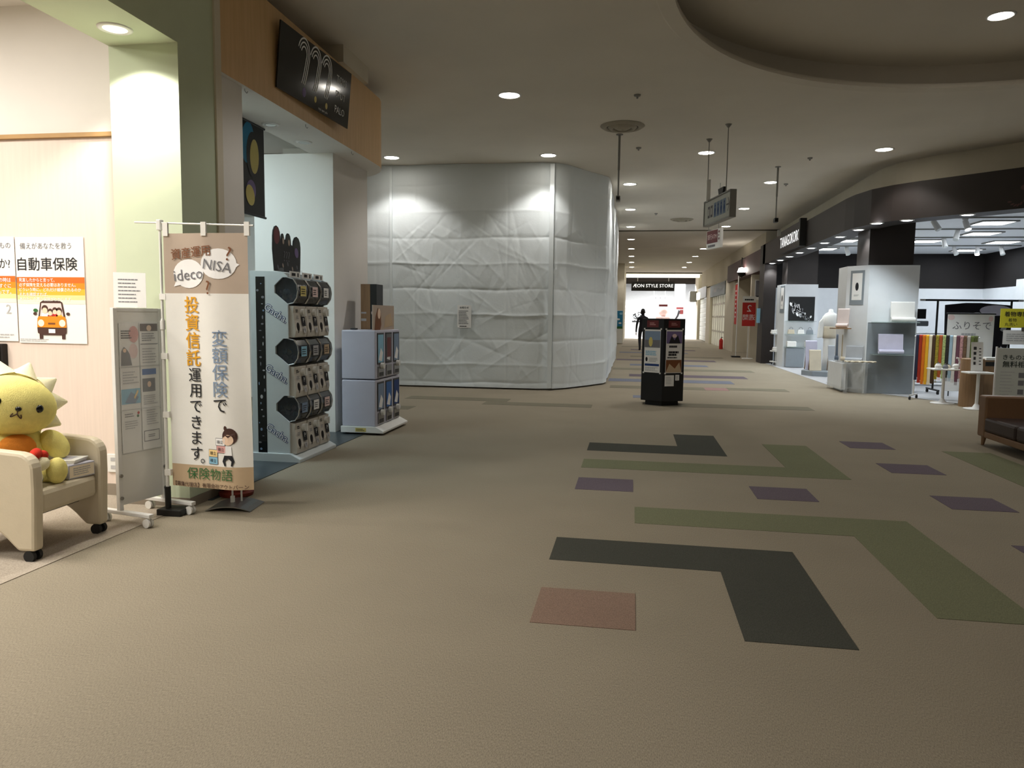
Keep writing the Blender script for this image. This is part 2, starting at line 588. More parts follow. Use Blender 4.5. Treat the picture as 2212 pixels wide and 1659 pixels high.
# ceiling with the big round coffer ------------------------------------
cx, cy, cr_ = 3.8, 6.5, 3.55
b = mb('ceiling_paint')
n = 96
circ = [(cx + cr_ * math.cos(2 * PI * i / n), cy + cr_ * math.sin(2 * PI * i / n)) for i in range(n)]
def sqp(i):
    a = 2 * PI * i / n
    c, s_ = math.cos(a), math.sin(a)
    k = 4.2 / max(abs(c), abs(s_))
    return (cx + c * k, cy + s_ * k)
for i in range(n):
    j = (i + 1) % n
    b.add([(*circ[i], CZ), (*circ[j], CZ), (*sqp(j), CZ), (*sqp(i), CZ)], [(0, 1, 2, 3)])
x0, x1, y0, y1 = cx - 4.2, cx + 4.2, cy - 4.2, cy + 4.2
for (a0, a1, b0, b1) in [(-9, x0, -7, 64), (x1, 16, -7, 64), (x0, x1, -7, y0), (x0, x1, y1, 64)]:
    b.add([(a0, b0, CZ), (a1, b0, CZ), (a1, b1, CZ), (a0, b1, CZ)], [(0, 3, 2, 1)])
ceil = struct(b.build('ceiling'), 'grey-white plaster ceiling of the corridor')
b = mb('ceiling_paint')
b.smooth = True
b.lathe([(cr_, 0.0), (cr_, 0.05), (cr_ + 0.32, 0.05), (cr_ + 0.32, 0.36)], (cx, cy, CZ), 96)
b.f = [f for f in b.f if len(f) == 4]
b.m = b.m[:len(b.f)]
b.sm = b.sm[:len(b.f)]
b.build('coffer_rim', ceil)
b = mb('ceiling_paint')
b.lathe([(cr_ + 0.34, 0.0), (cr_ + 0.34, 0.05)], (cx, cy, CZ + 0.36), 96)
b.build('coffer_ceiling', ceil)
b = mb('ceiling_paint')
b.lathe([(cr_ + 0.002, 0), (cr_ + 0.15, -0.012), (cr_ + 0.17, 0)], (cx, cy, CZ), 96)
b.f = [f for f in b.f if len(f) == 4]
b.m = b.m[:len(b.f)]
b.sm = b.sm[:len(b.f)]
b.build('coffer_lip', ceil)
mb('groove').box(-0.55, 4.53, 24.9, 25.05, CZ - 0.02, CZ + 0.01).build('ceiling_joint', ceil)
mb('groove').box(-0.55, 4.53, 47.9, 48.2, CZ - 0.05, CZ + 0.01).build('ceiling_joint', ceil)

# insurance shop shell ---------------------------------------------------
struct(mb('beige_wall').box(-9, -3.4, 5.0, 5.1, 0, 2.67).build('wall_insurance_lower'), 'cream-beige wallpapered wall of the insurance shop')
struct(mb('white_paint').box(-9, -3.4, 5.0, 5.1, 2.67, 3.62).build('wall_insurance_upper'), 'white upper wall of the insurance shop')
struct(mb('trim_wood').box(-9, -3.62, 4.97, 5.0, 2.665, 2.695).build('trim_1'), 'thin wooden picture rail across the insurance shop wall')
struct(mb('baseboard').box(-9, -3.62, 4.985, 5.0, 0, 0.09).build('baseboard_insurance'), 'taupe skirting along the insurance shop wall')
struct(mb('white_paint').box(-9, -3.62, -7, 5.0, 3.62, 3.7).build('ceiling_insurance_shop'), 'white ceiling of the insurance shop')
struct(mb('beige_wall').box(-9.1, -9, -7, 14, 0, 4.24).build('wall_far_left'), 'cream back wall of the left-hand shops')
pil = struct(mb('lime_paint').box(-3.62, -3.1, 4.78, 5.22, 0, 3.22).build('wall_lime_pillar'), 'lime green pillar at the end of the insurance shopfront')
mb('baseboard').box(-3.625, -3.095, 4.775, 5.22, 0, 0.07).build('baseboard', pil)
struct(mb('lime_paint').box(-3.62, -3.1, -7, 5.22, 3.22, CZ).build('wall_lime_fascia'), 'lime green fascia beam and soffit over the insurance shopfront')
struct(mb('cream_paint').box(-3.16, -3.085, 5.22, 5.3, 0, CZ).build('trim_2'), 'narrow cream corner trim between the green pillar and the toy shop')
struct(mb('cream_paint').box(-9, -3.45, 5.1, 5.46, 0, CZ).build('wall_between_shops'), 'party wall between insurance shop and toy shop')

# toy shop shell -----------------------------------------------------------
ZF = 3.235
struct(mb('white_paint').box(-3.62, -3.2, 5.46, 5.8, 0, ZF + 0.05).build('wall_toy_column'), 'white square column at the near end of the toy shop opening')
P_ = [(-3.16, 5.36)] + [(-3.16, 8.6)] + arc(-4.06, 8.95, 0.9, 0, 80, 10)[1:] + [(-4.6, 9.9), (-4.6, 9.35), (-3.72, 9.35), (-3.72, 5.36)]
b = mb('wood_fascia').prism(P_, ZF, 4.06)
b.mat('white_paint')
k = b.cur
for i, f in enumerate(b.f):
    if i == 0 or len(b.f) - 4 <= i < len(b.f) - 1:
        b.m[i] = k
tf = struct(b.build('wall_toy_fascia'), 'curved wooden fascia over the toy shop with white soffit')
struct(mb('cream_paint').box(-9, -3.5, 5.46, 9.6, 4.06, CZ).build('wall_above_toy_fascia'), 'recessed strip of wall above the wooden fascia')
struct(mb('cream_paint').box(-3.52, -3.1, 7.73, 8.48, 4.06, CZ).build('trim_3'), 'small cream boxed beam above the wooden fascia')
struct(mb('white_paint').box(-4.42, -3.44, 8.24, 9.35, 0, ZF).build('wall_toy_pillar'), 'large white square pillar at the far end of the toy shop')
struct(mb('white_paint').box(-9, -3.72, 5.46, 9.6, 3.55, 3.62).build('ceiling_toy_shop'), 'white ceiling inside the toy shop')

# partition sheets ----------------------------------------------------------
rng = np.random.default_rng(5)
def sheet_mesh(path, s0, s1, z1, du, seed, off, creases, amp=1.0):
    """path: list of (x,y); returns MB of the sheet between arc lengths s0..s1, creased like folded plastic"""
    P = np.array(path, float)
    seg = np.sqrt(((P[1:] - P[:-1]) ** 2).sum(1))
    L = np.concatenate([[0], np.cumsum(seg)])
    ns = int((s1 - s0) / du) + 1
    nz = int(z1 / du) + 1
    S = np.linspace(s0, s1, ns)
    Z = np.linspace(0.03, z1, nz)
    SS, ZZ = np.meshgrid(S, Z)
    r = np.random.default_rng(seed)
    h = np.zeros_like(SS)
    foldz = [0.12, 0.46, 0.94, 1.42, 1.90, 2.38, 2.86, 3.36, 3.85]
    for i, fz in enumerate(foldz):                       # horizontal creases where the sheet was folded
        wob = fz + 0.012 * np.sin(SS * 2.1 + i) + 0.008 * np.sin(SS * 5.3 + 2 * i)
        d = ZZ - wob
        strg = 0.5 + 0.5 * np.clip(np.sin(SS * 1.3 + i * 1.7) + 0.6, 0, 1.4)
        f = (0.012 if fz < 3 else 0.006) * strg
        h += f * np.exp(-np.abs(d) / 0.02) * (1 if i % 2 else -1)
        h += 0.007 * strg * np.clip(1 - np.abs(d) / 0.24, 0, 1) * (1 if i % 2 else -1)
    sv = s0 + 0.45
    i = 0
    while sv < s1:                                       # vertical folds
        d = SS - sv - 0.01 * np.sin(ZZ * 2 + i)
        h += 0.006 * np.exp(-np.abs(d) / 0.015) * (1 if i % 2 else -1)
        sv += 0.9
        i += 1
    for _ in range(creases):                             # diagonal pulls
        cs, cz = r.uniform(s0, s1), r.uniform(0.1, 3.6) ** 0.9
        a = r.choice([0.6, 0.9, 2.2, 2.5, 1.2]) + r.normal(0, 0.25)
        ln = r.uniform(0.15, 0.75)
        w = r.uniform(0.012, 0.05)
        am = r.uniform(0.002, 0.0065) * r.choice([-1, 1]) * amp
        dx, dz = SS - cs, ZZ - cz
        al = dx * math.cos(a) + dz * math.sin(a)
        pe = -dx * math.sin(a) + dz * math.cos(a)
        h += am * np.exp(-np.abs(pe) / w) * np.exp(-(al / ln) ** 2)
    for _ in range(10):
        kx, kz, ph = r.uniform(1, 5), r.uniform(0.3, 2.5), r.uniform(0, 6)
        h += 0.004 * np.sin(SS * kx + ZZ * kz * r.choice([-1, 1]) + ph)
    X = np.interp(S, L, P[:, 0])
    Y = np.interp(S, L, P[:, 1])
    TX = np.gradient(X, S)
    TY = np.gradient(Y, S)
    nrm = np.sqrt(TX ** 2 + TY ** 2)
    NX, NY = TY / nrm, -TX / nrm                         # towards the camera / corridor side
    VX = X[None, :] + NX[None, :] * (h + off)
    VY = Y[None, :] + NY[None, :] * (h + off)
    V = np.stack([VX, VY, ZZ], -1).reshape(-1, 3)
    F = [(j * ns + i, j * ns + i + 1, (j + 1) * ns + i + 1, (j + 1) * ns + i) for j in range(nz - 1) for i in range(ns - 1)]
    m = mb('sheet')
    m.smooth = True
    m.add([tuple(v) for v in V.tolist()], F)
    return m
path = [(-9.0, 13.95), (-1.75, 13.95), (-1.5, 14.03), (-1.3, 14.25), (-0.62, 15.5), (-0.56, 15.75), (-0.56, 25.2)]
pt = thing('sheet_partition', 'white creased plastic dust sheets closing off a shop front across the hall', 'dust sheet', (0, 0, 0))
P2 = np.array(path)
LL = [0]
for a, c in zip(P2[:-1], P2[1:]):
    LL.append(LL[-1] + float(np.hypot(*(c - a))))
sheet_mesh(path, 0, 4.42, CZ - 0.004, 0.03, 11, 0.02, 60).build('hanging_sheet', pt)
sheet_mesh(path, 4.38, 7.55, CZ - 0.004, 0.018, 12, 0.035, 150, 1.3).build('hanging_sheet', pt)
sheet_mesh(path, 7.5, LL[4] + 0.1, CZ - 0.004, 0.02, 13, 0.05, 60).build('hanging_sheet', pt)
sheet_mesh(path, LL[4] + 0.05, LL[6], CZ - 0.004, 0.05, 14, 0.03, 80, 2.0).build('hanging_sheet', pt)
mb('sheet').box(-1.57, -1.49, 13.86, 13.905, 0.05, 4.2).build('tape_strip', pt)
mb('sheet').box(-4.66, -4.61, 13.875, 13.9, 0.05, 4.2).build('tape_strip', pt)
struct(mb('cream_paint').box(-9, -0.75, 25.2, 25.4, 0, CZ).build('wall_left_return'))
struct(mb('cream_paint').box(-6, -0.5, 40, 40.3, 0, CZ).build('wall_left_far'), 'grey-green wall end beyond the sheeted shop')
struct(mb('cream_paint').box(-0.6, -0.5, 40.3, 50, 0, CZ).build('wall_left_passage'))

# kimono shop shell -----------------------------------------------------------
FT = [(4.05, 24.9), (4.05, 15.6), (4.08, 15.1), (4.2, 14.5), (4.42, 14.08), (4.72, 13.72), (5.1, 13.35), (5.8, 12.66), (7.6, 10.9), (9, 9.5)]
def offset_path(p, d):
    out = []
    for i in range(len(p)):
        a = Vector(p[max(0, i - 1)])
        c = Vector(p[min(len(p) - 1, i + 1)])
        t = (c - a).normalized()
        nrm = Vector((-t.y, t.x))
        out.append((p[i][0] + nrm.x * d, p[i][1] + nrm.y * d))
    return out
def ribbon(m, p, d0, d1, z0, z1, matn):
    A = offset_path(p, d0)
    B = offset_path(p, d1)
    m.mat(matn)
    n = len(p)
    for i in range(n - 1):
        q = [(*A[i], z0), (*A[i + 1], z0), (*B[i + 1], z0), (*B[i], z0), (*A[i], z1), (*A[i + 1], z1), (*B[i + 1], z1), (*B[i], z1)]
        m.add(q, [(3, 2, 1, 0), (4, 5, 6, 7), (0, 1, 5, 4), (2, 3, 7, 6), (0, 4, 7, 3), (1, 2, 6, 5)])
    return m
struct(ribbon(MB(), FT, 0.0, 0.5, 3.14, 3.76, 'brown_fascia').build('wall_kimono_fascia'), 'dark brown curved fascia band of the kimono shop')
struct(ribbon(MB(), FT, 0.47, 0.6, 3.5, CZ, 'cream_paint').build('wall_kimono_bulkhead'), 'cream bulkhead between ceiling and the brown fascia')
KC = offset_path(FT, 0.5) + [(10.9, 9.5), (10.9, 25.4), (4.55, 25.4)]
struct(mb('kim_white').prism(KC, 3.5, 3.56).build('ceiling_kimono_shop'), 'white ceiling inside the kimono shop')
struct(mb('kim_white').box(4.3, 10.7, 25.2, 25.4, 0, 2.42).build('wall_kimono_back_lower'), 'pale lower back wall of the kimono shop')
struct(mb('brown_wall').box(4.3, 10.7, 25.2, 25.4, 2.42, 3.5).build('wall_kimono_back_upper'), 'dark brown upper back wall of the kimono shop')
struct(mb('kim_white').box(10.7, 10.9, 10, 25.4, 0, 2.42).build('wall_kimono_right_lower'), 'pale lower side wall of the kimono shop')
struct(mb('brown_wall').box(10.7, 10.9, 10, 25.4, 2.42, 3.5).build('wall_kimono_right_upper'), 'dark brown upper side wall of the kimono shop')
struct(mb('kim_white').box(9.0, 9.3, 16.0, 19.5, 0, 2.42).build('wall_kimono_screen'), 'pale free-standing wall panel at the right of the kimono shop')
struct(mb('brown_fascia').box(4.05, 4.42, 24.5, 25.4, 0, 3.76).build('wall_kimono_pilaster'), 'dark brown pilaster ending the kimono shop front')

# shops beyond on the right --------------------------------------------------------
struct(mb('cream_paint').box(4.2, 4.5, 25.4, 48, 3.15, CZ).build('wall_right_far_upper'), 'cream wall band above the farther shops')
struct(mb('red_brown').box(4.12, 4.45, 25.6, 34.5, 3.0, 3.72).build('wall_red_brown_fascia'), 'red-brown fascia of the shop past the kimono shop')
struct(mb('cream_paint').box(5.2, 5.4, 25.4, 34.5, 0, 3.2).build('wall_right_recess'))
struct(mb('cream_paint').box(4.2, 5.2, 32.6, 35.6, 0, 3.2).build('wall_right_pier'), 'cream pier between the farther shops')
struct(mb('cream_paint').box(4.2, 4.6, 42.5, 44.6, 0, 3.2).build('wall_right_pier_far'))
struct(mb('cream_paint').box(4.2, 4.6, 50.5, 53, 0, CZ).build('wall_right_end'))

# ================================================================== CEILING FITTINGS
def downlight(name, label, loc, r=0.12, power=None, col=C_CORR, group=None, lit='lamp_on', angle=116, blend=0.4):
    t = thing(name, label, 'ceiling light', loc, 0, group)
    b = mb('white_metal')
    b.smooth = True
    b.lathe([(r, 0.0), (r, -0.004), (r + 0.012, -0.012), (r + 0.03, -0.006), (r + 0.032, 0.0)], (0, 0, 0), 28)
    b.f = [f for f in b.f if len(f) == 4]
    b.m = b.m[:len(b.f)]
    b.sm = b.sm[:len(b.f)]
    b.build('trim_ring', t)
    mb(lit).lathe([(r, -0.006), (r * 0.8, -0.012), (0.0001, -0.015)], (0, 0, 0), 28).build('diffuser', t)
    if power:
        light('lamp', 'SPOT', (0, 0, -0.05), power, col, r * 0.8, t, angle, blend)
    return t
CL = [(-1.65, 9.72, 'near the top centre, largest of the hall lamps'), (-1.55, 13.33, 'just in front of the dust sheets, right of centre'), (-4.40, 13.23, 'in front of the dust sheets beside the wooden fascia'),
      (1.17, 13.4, 'behind the hanger of the grey direction sign'), (4.05, 13.45, 'nearest the curved corner of the kimono shop')]
for x, y, w in CL:
    downlight('ceiling_downlight', 'round lit ceiling downlight ' + w, (x, y, CZ), 0.125, W_CORR, group='corridor downlights')
for k in range(8):
    y = 16.33 + 3.78 * k
    downlight('ceiling_downlight', f'round ceiling downlight, {ORD[k]} from the front in the left-hand row by the sheets', (-0.14, y, CZ), 0.125, W_CORR * (1 if k < 6 else 0.8), group='corridor downlights')
    downlight('ceiling_downlight', f'round ceiling downlight, {ORD[k]} from the front in the right-hand corridor row', (2.76, y + 0.05, CZ), 0.125, W_CORR * (1 if k < 6 else 0.8), group='corridor downlights')
downlight('ceiling_downlight', 'round lit downlight inside the big round ceiling coffer', (3.72, 8.79, CZ + 0.36), 0.11, W_CORR * 0.7, group='corridor downlights')
downlight('soffit_downlight', 'round downlight in the lime green soffit above the pillar', (-3.356, 4.5, 3.22), 0.075, W_INS * 1.3, C_WARM, angle=125, blend=0.35, lit='lamp_dim')
for i, y in enumerate((6.95, 7.70)):
    downlight('soffit_downlight', ('unlit recessed downlight under the wooden fascia, nearer one', 'unlit recessed downlight under the wooden fascia, farther one')[i], (-3.54, y, ZF), 0.055, None, lit='lamp_off')
SOF = [(4.22, 24.3 - 1.28 * k) for k in range(8)] + [(4.25, 14.35), (4.62, 13.95)] + [(5.32, 13.3)]
for k, (x, y) in enumerate(SOF):
    downlight('fascia_downlight', f'small lit downlight under the dark brown fascia, {ORD[k]} from the far end', (x + 0.02, y, 3.14), 0.085, W_SOF, C_KIM, 'downlights under the kimono shop fascia', 'lamp_cool', 110, 0.5)
for k, x in enumerate((-0.28, 2.60)):
    y = (11.95, 14.75)[k]
    t = thing('security_camera', ('small security camera on a long grey drop pole left of the direction sign', 'small dark security camera on a drop pole near the kimono shop fascia')[k], 'camera', (x, y, CZ))
    mb('grey_metal').lathe([(0.055, 0), (0.05, -0.015), (0.0001, -0.02)], n=16).build('ceiling_plate', t)
    b = mb('grey_metal')
    b.cyl((0, 0, 0), (0, 0, -0.55), 0.018)
    b.cyl((0, 0, -0.5), (0, 0, -0.95), 0.013)
    b.build('drop_pole', t)
    b = mb(('grey_metal', 'black')[k])
    b.box(-0.035, 0.035, -0.09, 0.07, -1.03, -0.95)
    b.build('camera_body', t, 0.01)
    mb('black_gloss').cyl((0, -0.09, -0.99), (0, -0.115, -0.99), 0.024).build('lens', t)
for k, (x, y, r) in enumerate([(-0.23, 11.45, 0.33), (1.32, 22.2, 0.33)]):
    t = thing('air_diffuser', ('large round ceiling air vent above the left drop pole', 'round ceiling air vent farther off beside the pink hanging sign')[k], 'air vent', (x, y, CZ))
    for i, (ra, rb, za, zb) in enumerate([(r, r * 0.72, -0.004, -0.035), (r * 0.66, r * 0.44, -0.02, -0.055), (r * 0.38, 0.01, -0.03, -0.06)]):
        b = mb('vent_grey')
        b.smooth = True
        b.lathe([(ra, za), ((ra + rb) / 2, zb), (rb, zb + 0.006), (rb, 0.0)], n=40)
        b.f = [f for f in b.f if len(f) == 4]
        b.m = b.m[:len(b.f)]
        b.sm = b.sm[:len(b.f)]
        b.build('vent_ring', t)
    mb('black').lathe([(r * 0.72, -0.003), (r * 0.1, -0.004)], n=40).build('vent_throat', t)
for u, w in [((-0.02, 9.9), 'above the large round vent'), ((0.02, 12.9), 'between the vent and the left row of lamps'), ((3.0, 14.0), 'between the two drop poles and the kimono corner'), ((3.1, 16.6), 'right of the first lamp of the right row'), ((0.55, 20.9), 'between the two lamp rows by the far vent')]:
    tag(mb('grey_metal').lathe([(0.045, 0.0), (0.04, -0.02), (0.015, -0.03), (0.012, -0.05), (0.0001, -0.052)], (u[0], u[1], CZ), 14).build('sprinkler'), 'small grey ceiling sprinkler ' + w, 'sprinkler', 'ceiling sprinklers')

# hanging direction signs -----------------------------------------------------
A, B = Vector((1.10, 12.54, 0)), Vector((1.35, 11.32, 0))
t = thing('hanging_sign', 'grey hanging direction sign with blue pictograms and a right arrow', 'sign', (A + B) / 2)
u = (B - A).normalized()
hl = (B - A).length / 2
fr = Fr((0, 0, 3.075), u)
mb('board_grey').fbox(fr, -hl, hl, -0.18, 0.18, -0.075, 0).build('sign_box', t, 0.01)
b = mb('grey_metal')
b.fbox(fr, -hl - 0.01, hl + 0.01, 0.18, 0.2, -0.085, 0.01)
b.fbox(fr, -hl - 0.01, hl + 0.01, -0.2, -0.18, -0.085, 0.01)
b.fbox(fr, hl, hl + 0.02, -0.2, 0.2, -0.085, 0.01)
b.fbox(fr, -hl - 0.02, -hl, -0.2, 0.2, -0.085, 0.01)
b.build('sign_frame', t)
b = mb('print_slate')
b.mat('ink_grey')
for x in (-0.44, -0.3):
    b.rect(fr, x, -0.09, x + 0.11, 0.09, 1)
b.mat('board_grey').rect(fr, -0.415, -0.05, -0.36, 0.05, 2)
b.rect(fr, -0.275, -0.05, -0.22, 0.05, 2)
b.mat('print_slate')
for i in range(4):
    x = -0.13 + i * 0.145
    b.rect(fr, x, -0.11, x + 0.125, 0.11, 1)
b.mat('print_navy')
for i in range(4):
    x = -0.0675 + i * 0.145
    b.oval(fr, x, 0.06, 0.022, lay=2, n=12)
    b.poly(fr, [(x - 0.03, -0.02 * (i % 2)), (x - 0.012, 0.035), (x + 0.012, 0.035), (x + 0.03, -0.02 * (i % 2)), (x + 0.012, -0.09), (x - 0.012, -0.09)], 2)
b.mat('ink_grey')
b.rect(fr, 0.46, -0.012, 0.575, 0.012, 2)
b.poly(fr, [(0.52, 0.1), (0.545, 0.1), (0.6, 0.0), (0.575, 0.0)], 2)
b.poly(fr, [(0.52, -0.1), (0.575, 0.0), (0.6, 0.0), (0.545, -0.1)], 2)
b.build('pictograms', t)
for w, zt in ((-0.5, 3.27), (0.42, 3.27)):
    p = u * w
    b = mb('grey_metal')
    b.cyl((p.x, p.y, zt), (p.x, p.y, CZ), 0.007, n=8)
    b.cyl((p.x, p.y, CZ), (p.x, p.y, CZ - 0.05), 0.05, 0.012, n=16)
    b.build('hanger_rod', t)
b = mb('white_metal')
p = u * -0.45
b.box(p.x - 0.03, p.x + 0.03, p.y - 0.02, p.y + 0.02, 3.26, 3.6)
b.build('hanger_bracket', t)
mb('black').prism([(-0.08, 0.0), (0.08, 0.0), (0.13, 0.12), (-0.13, 0.12)], -0.06, -0.02, Fr((u * 0.1) + Vector((0, 0, 3.26)), u)).build('hanger_clamp', t)

A, B = Vector((1.55, 16.94, 0)), Vector((1.77, 16.28, 0))
t = thing('hanging_sign', 'white hanging sign with a dull red bank machine panel, beyond the grey sign', 'sign', (A + B) / 2)
u = (B - A).normalized()
hl = (B - A).length / 2
fr = Fr((0, 0, 3.1), u)
mb('white_plastic').fbox(fr, -hl, hl, -0.2, 0.2, -0.06, 0).build('sign_box', t, 0.006)
b = mb('print_maroon')
b.rect(fr, -hl + 0.02, -0.08, hl - 0.13, 0.19, 1)
b.mat('print_lpink').text(fr, '銀行ATM', -0.06, 0.055, 0.125, sx=0.9)
b.mat('ink_grey').lines(fr, -0.25, -0.17, 0.15, -0.11, 1, 0.8)
b.mat('print_maroon').lines(fr, hl - 0.1, -0.05, hl - 0.03, 0.17, 3, 0.6)
b.build('lettering', t)
for w in (-0.25, 0.25):
    p = u * w
    mb('grey_metal').cyl((p.x, p.y, 3.3), (p.x, p.y, CZ), 0.006, n=8).build('hanger_rod', t)

# ================================================================== LEFT: INSURANCE SHOP
# wall posters
def poster(x0, x1, z0, z1, y=4.995, tilt=0):
    return Fr(((x0 + x1) / 2, y - 0.004, (z0 + z1) / 2), (1, 0, 0)), (x1 - x0) / 2, (z1 - z0) / 2
fr, hw, hh = poster(-4.62, -4.045, 1.15, 1.945)
t = thing('wall_poster', 'car insurance poster with an orange band and a yellow car, right-hand of the pair', 'poster', (0, 0, 0))
mb('paper').fbox(fr, -hw, hw, -hh, hh, -0.003, 0).build('poster_sheet', t)
b = mb('ink')
b.mat('ink_grey').text(fr, '備えがあなたを救う', -0.03, hh - 0.065, 0.052, sx=0.95)
b.mat('ink').text(fr, '自動車保険', -0.02, hh - 0.2, 0.105, bold=0.01)
ys = [0.1, 0.055, 0.01, -0.035, -0.07, -0.1]
for i, mt in enumerate(['print_orange', 'print_orange2', 'print_yellow', 'print_lyellow', 'print_cream']):
    b.mat(mt).rect(fr, -hw, ys[i + 1], hw, ys[i])
b.mat('print_white')
for i, l in enumerate(['見直したからと言って、', '必ず保険を変える必要はありません。', 'どういう時に、どれだけ補償されるのか', 'それを確認すれば、', 'あなたに必要な保険がわかります。']):
    b.text(fr, l, -hw + 0.02, 0.078 - i * 0.036, 0.031, align=-1, bold=0.02, sx=0.95)
cxp, cyp = 0.0, -0.22                                   # the yellow car
b.mat('print_darkbrown').poly(fr, [(cxp - 0.115, cyp + 0.02), (cxp - 0.095, cyp + 0.13), (cxp - 0.07, cyp + 0.145), (cxp + 0.07, cyp + 0.145), (cxp + 0.095, cyp + 0.13), (cxp + 0.115, cyp + 0.02)], 2)
b.mat('print_lpink').poly(fr, [(cxp - 0.1, cyp + 0.025), (cxp - 0.083, cyp + 0.125), (cxp + 0.083, cyp + 0.125), (cxp + 0.1, cyp + 0.025)], 3)
for i, (hx, hy, rr) in enumerate([(-0.055, 0.075, 0.028), (-0.01, 0.055, 0.022), (0.03, 0.065, 0.022), (0.065, 0.06, 0.026)]):
    b.mat('print_darkbrown').oval(fr, cxp + hx, cyp + hy + 0.008, rr, lay=4, n=14)
    b.mat('print_skin').oval(fr, cxp + hx, cyp + hy - 0.006, rr * 0.8, lay=5, n=14)
    b.mat(('print_white', 'print_red', 'print_red', 'print_yellow')[i]).rect(fr, cxp + hx - rr, cyp + 0.026, cxp + hx + rr, cyp + hy - rr * 0.9, 4)
b.mat('print_orange2').poly(fr, [(cxp - 0.125, cyp - 0.06), (cxp - 0.12, cyp + 0.01), (cxp - 0.11, cyp + 0.026), (cxp + 0.11, cyp + 0.026), (cxp + 0.12, cyp + 0.01), (cxp + 0.125, cyp - 0.06)], 5)
b.mat('print_darkbrown').poly(fr, [(cxp - 0.122, cyp - 0.1), (cxp - 0.125, cyp - 0.058), (cxp + 0.125, cyp - 0.058), (cxp + 0.122, cyp - 0.1), (cxp + 0.09, cyp - 0.115), (cxp - 0.09, cyp - 0.115)], 5)
for sg in (-1, 1):
    b.mat('print_darkbrown').rect(fr, cxp + sg * 0.095 - 0.014, cyp - 0.145, cxp + sg * 0.095 + 0.014, cyp - 0.1, 4)
    b.oval(fr, cxp + sg * 0.14, cyp + 0.045, 0.016, 0.012, lay=4, n=12)
    b.mat('print_cream').oval(fr, cxp + sg * 0.09, cyp - 0.025, 0.027, lay=6, n=16)
b.mat('print_brown').rect(fr, cxp - 0.03, cyp - 0.035, cxp + 0.03, cyp - 0.022, 6)
b.mat('print_white').rect(fr, cxp - 0.028, cyp - 0.1, cxp + 0.028, cyp - 0.07, 6)
b.mat('print_dgreen').oval(fr, cxp - 0.135, cyp + 0.07, 0.02, 0.014, lay=4, n=10)
b.mat('ink_lgrey').lines(fr, -hw + 0.01, -hh + 0.01, 0.0, -hh + 0.035, 2)
b.build('poster_print', t)
fr, hw, hh = poster(-5.2, -4.63, 1.16, 1.95)
t = thing('wall_poster', 'insurance poster with an orange band cut off by the left frame edge', 'poster', (0, 0, 0))
mb('paper').fbox(fr, -hw, hw, -hh, hh, -0.003, 0).build('poster_sheet', t)
b = mb('ink_grey').text(fr, 'もしもの', hw - 0.03, hh - 0.065, 0.052, align=1)
b.mat('ink').text(fr, '大丈夫ですか?', hw - 0.04, hh - 0.2, 0.085, align=1, sx=0.9)
for i, mt in enumerate(['print_orange', 'print_orange2', 'print_yellow', 'print_lyellow', 'print_cream']):
    b.mat(mt).rect(fr, -hw, ys[i + 1], hw, ys[i])
b.mat('print_white')
for i, l in enumerate(['もしもの時は', 'すぐに', '安心です。']):
    b.text(fr, l, hw - 0.04, 0.07 - i * 0.045, 0.036, align=1, bold=0.02)
b.mat('ink_lgrey').text(fr, '2', hw - 0.07, -0.15, 0.1)
b.lines(fr, 0, -hh + 0.02, hw - 0.02, -hh + 0.06, 2)
b.build('poster_print', t)
t = thing('wall_monitor', 'dark brown monitor edge on the cream wall at the far left', 'monitor', (-5.0, 4.98, 0.9))
mb('brown_wall').box(-0.35, 0.265, -0.03, 0.02, 0.0, 0.24).build('bezel', t, 0.006)
mb('black_gloss').box(-0.33, 0.245, -0.034, -0.03, 0.02, 0.22).build('screen', t)
t = thing('wall_socket', 'small cream wall socket plate above the skirting', 'socket', (-3.86, 4.997, 0.25))
mb('white_plastic').box(-0.05, 0.05, -0.012, 0, -0.07, 0.07).build('face_plate', t, 0.004)
for z in (-0.03, 0.03):
    mb('ink_lgrey').box(-0.02, 0.02, -0.014, -0.012, z - 0.014, z + 0.014).build('socket_outlet', t)

# armchair on castors (faces +X)
t = thing('armchair', 'cream vinyl tub armchair on black castors holding the yellow plush toy', 'armchair', (-3.55, 3.83, 0), math.radians(2))
def arm_profile():
    pts = [(0.30, 0.06), (0.315, 0.40)]
    pts += arc(0.215, 0.515, 0.1, -5, 85, 6)
    pts += [(0.0, 0.63), (-0.22, 0.64)]
    pts += arc(-0.26, 0.56, 0.08, 80, 180, 5)
    pts += [(-0.33, 0.06), (-0.2, 0.06)]
    pts += [(-0.17 + 0.34 * (k / 8) , 0.06 + 0.13 * math.sin(PI * (k + 0.4) / 9.0)) for k in range(9)]
    pts += [(0.2, 0.06)]
    return pts
AP = arm_profile()
for y0, y1 in ((-0.31, -0.235), (0.235, 0.31)):
    b = mb('vinyl_cream').prism(AP, -y1, -y0, Fr((0, 0, 0), (1, 0, 0)))
    b.build('arm_panel', t, 0.018)
mb('vinyl_cream').box(-0.25, 0.29, -0.235, 0.235, 0.25, 0.39).build('seat', t, 0.03)
mb('vinyl_cream').box(-0.34, -0.2, -0.235, 0.235, 0.2, 0.72).build('backrest', t, 0.04)
mb('black').box(-0.25, 0.16, -0.235, 0.235, 0.21, 0.25).build('seat_frame', t)
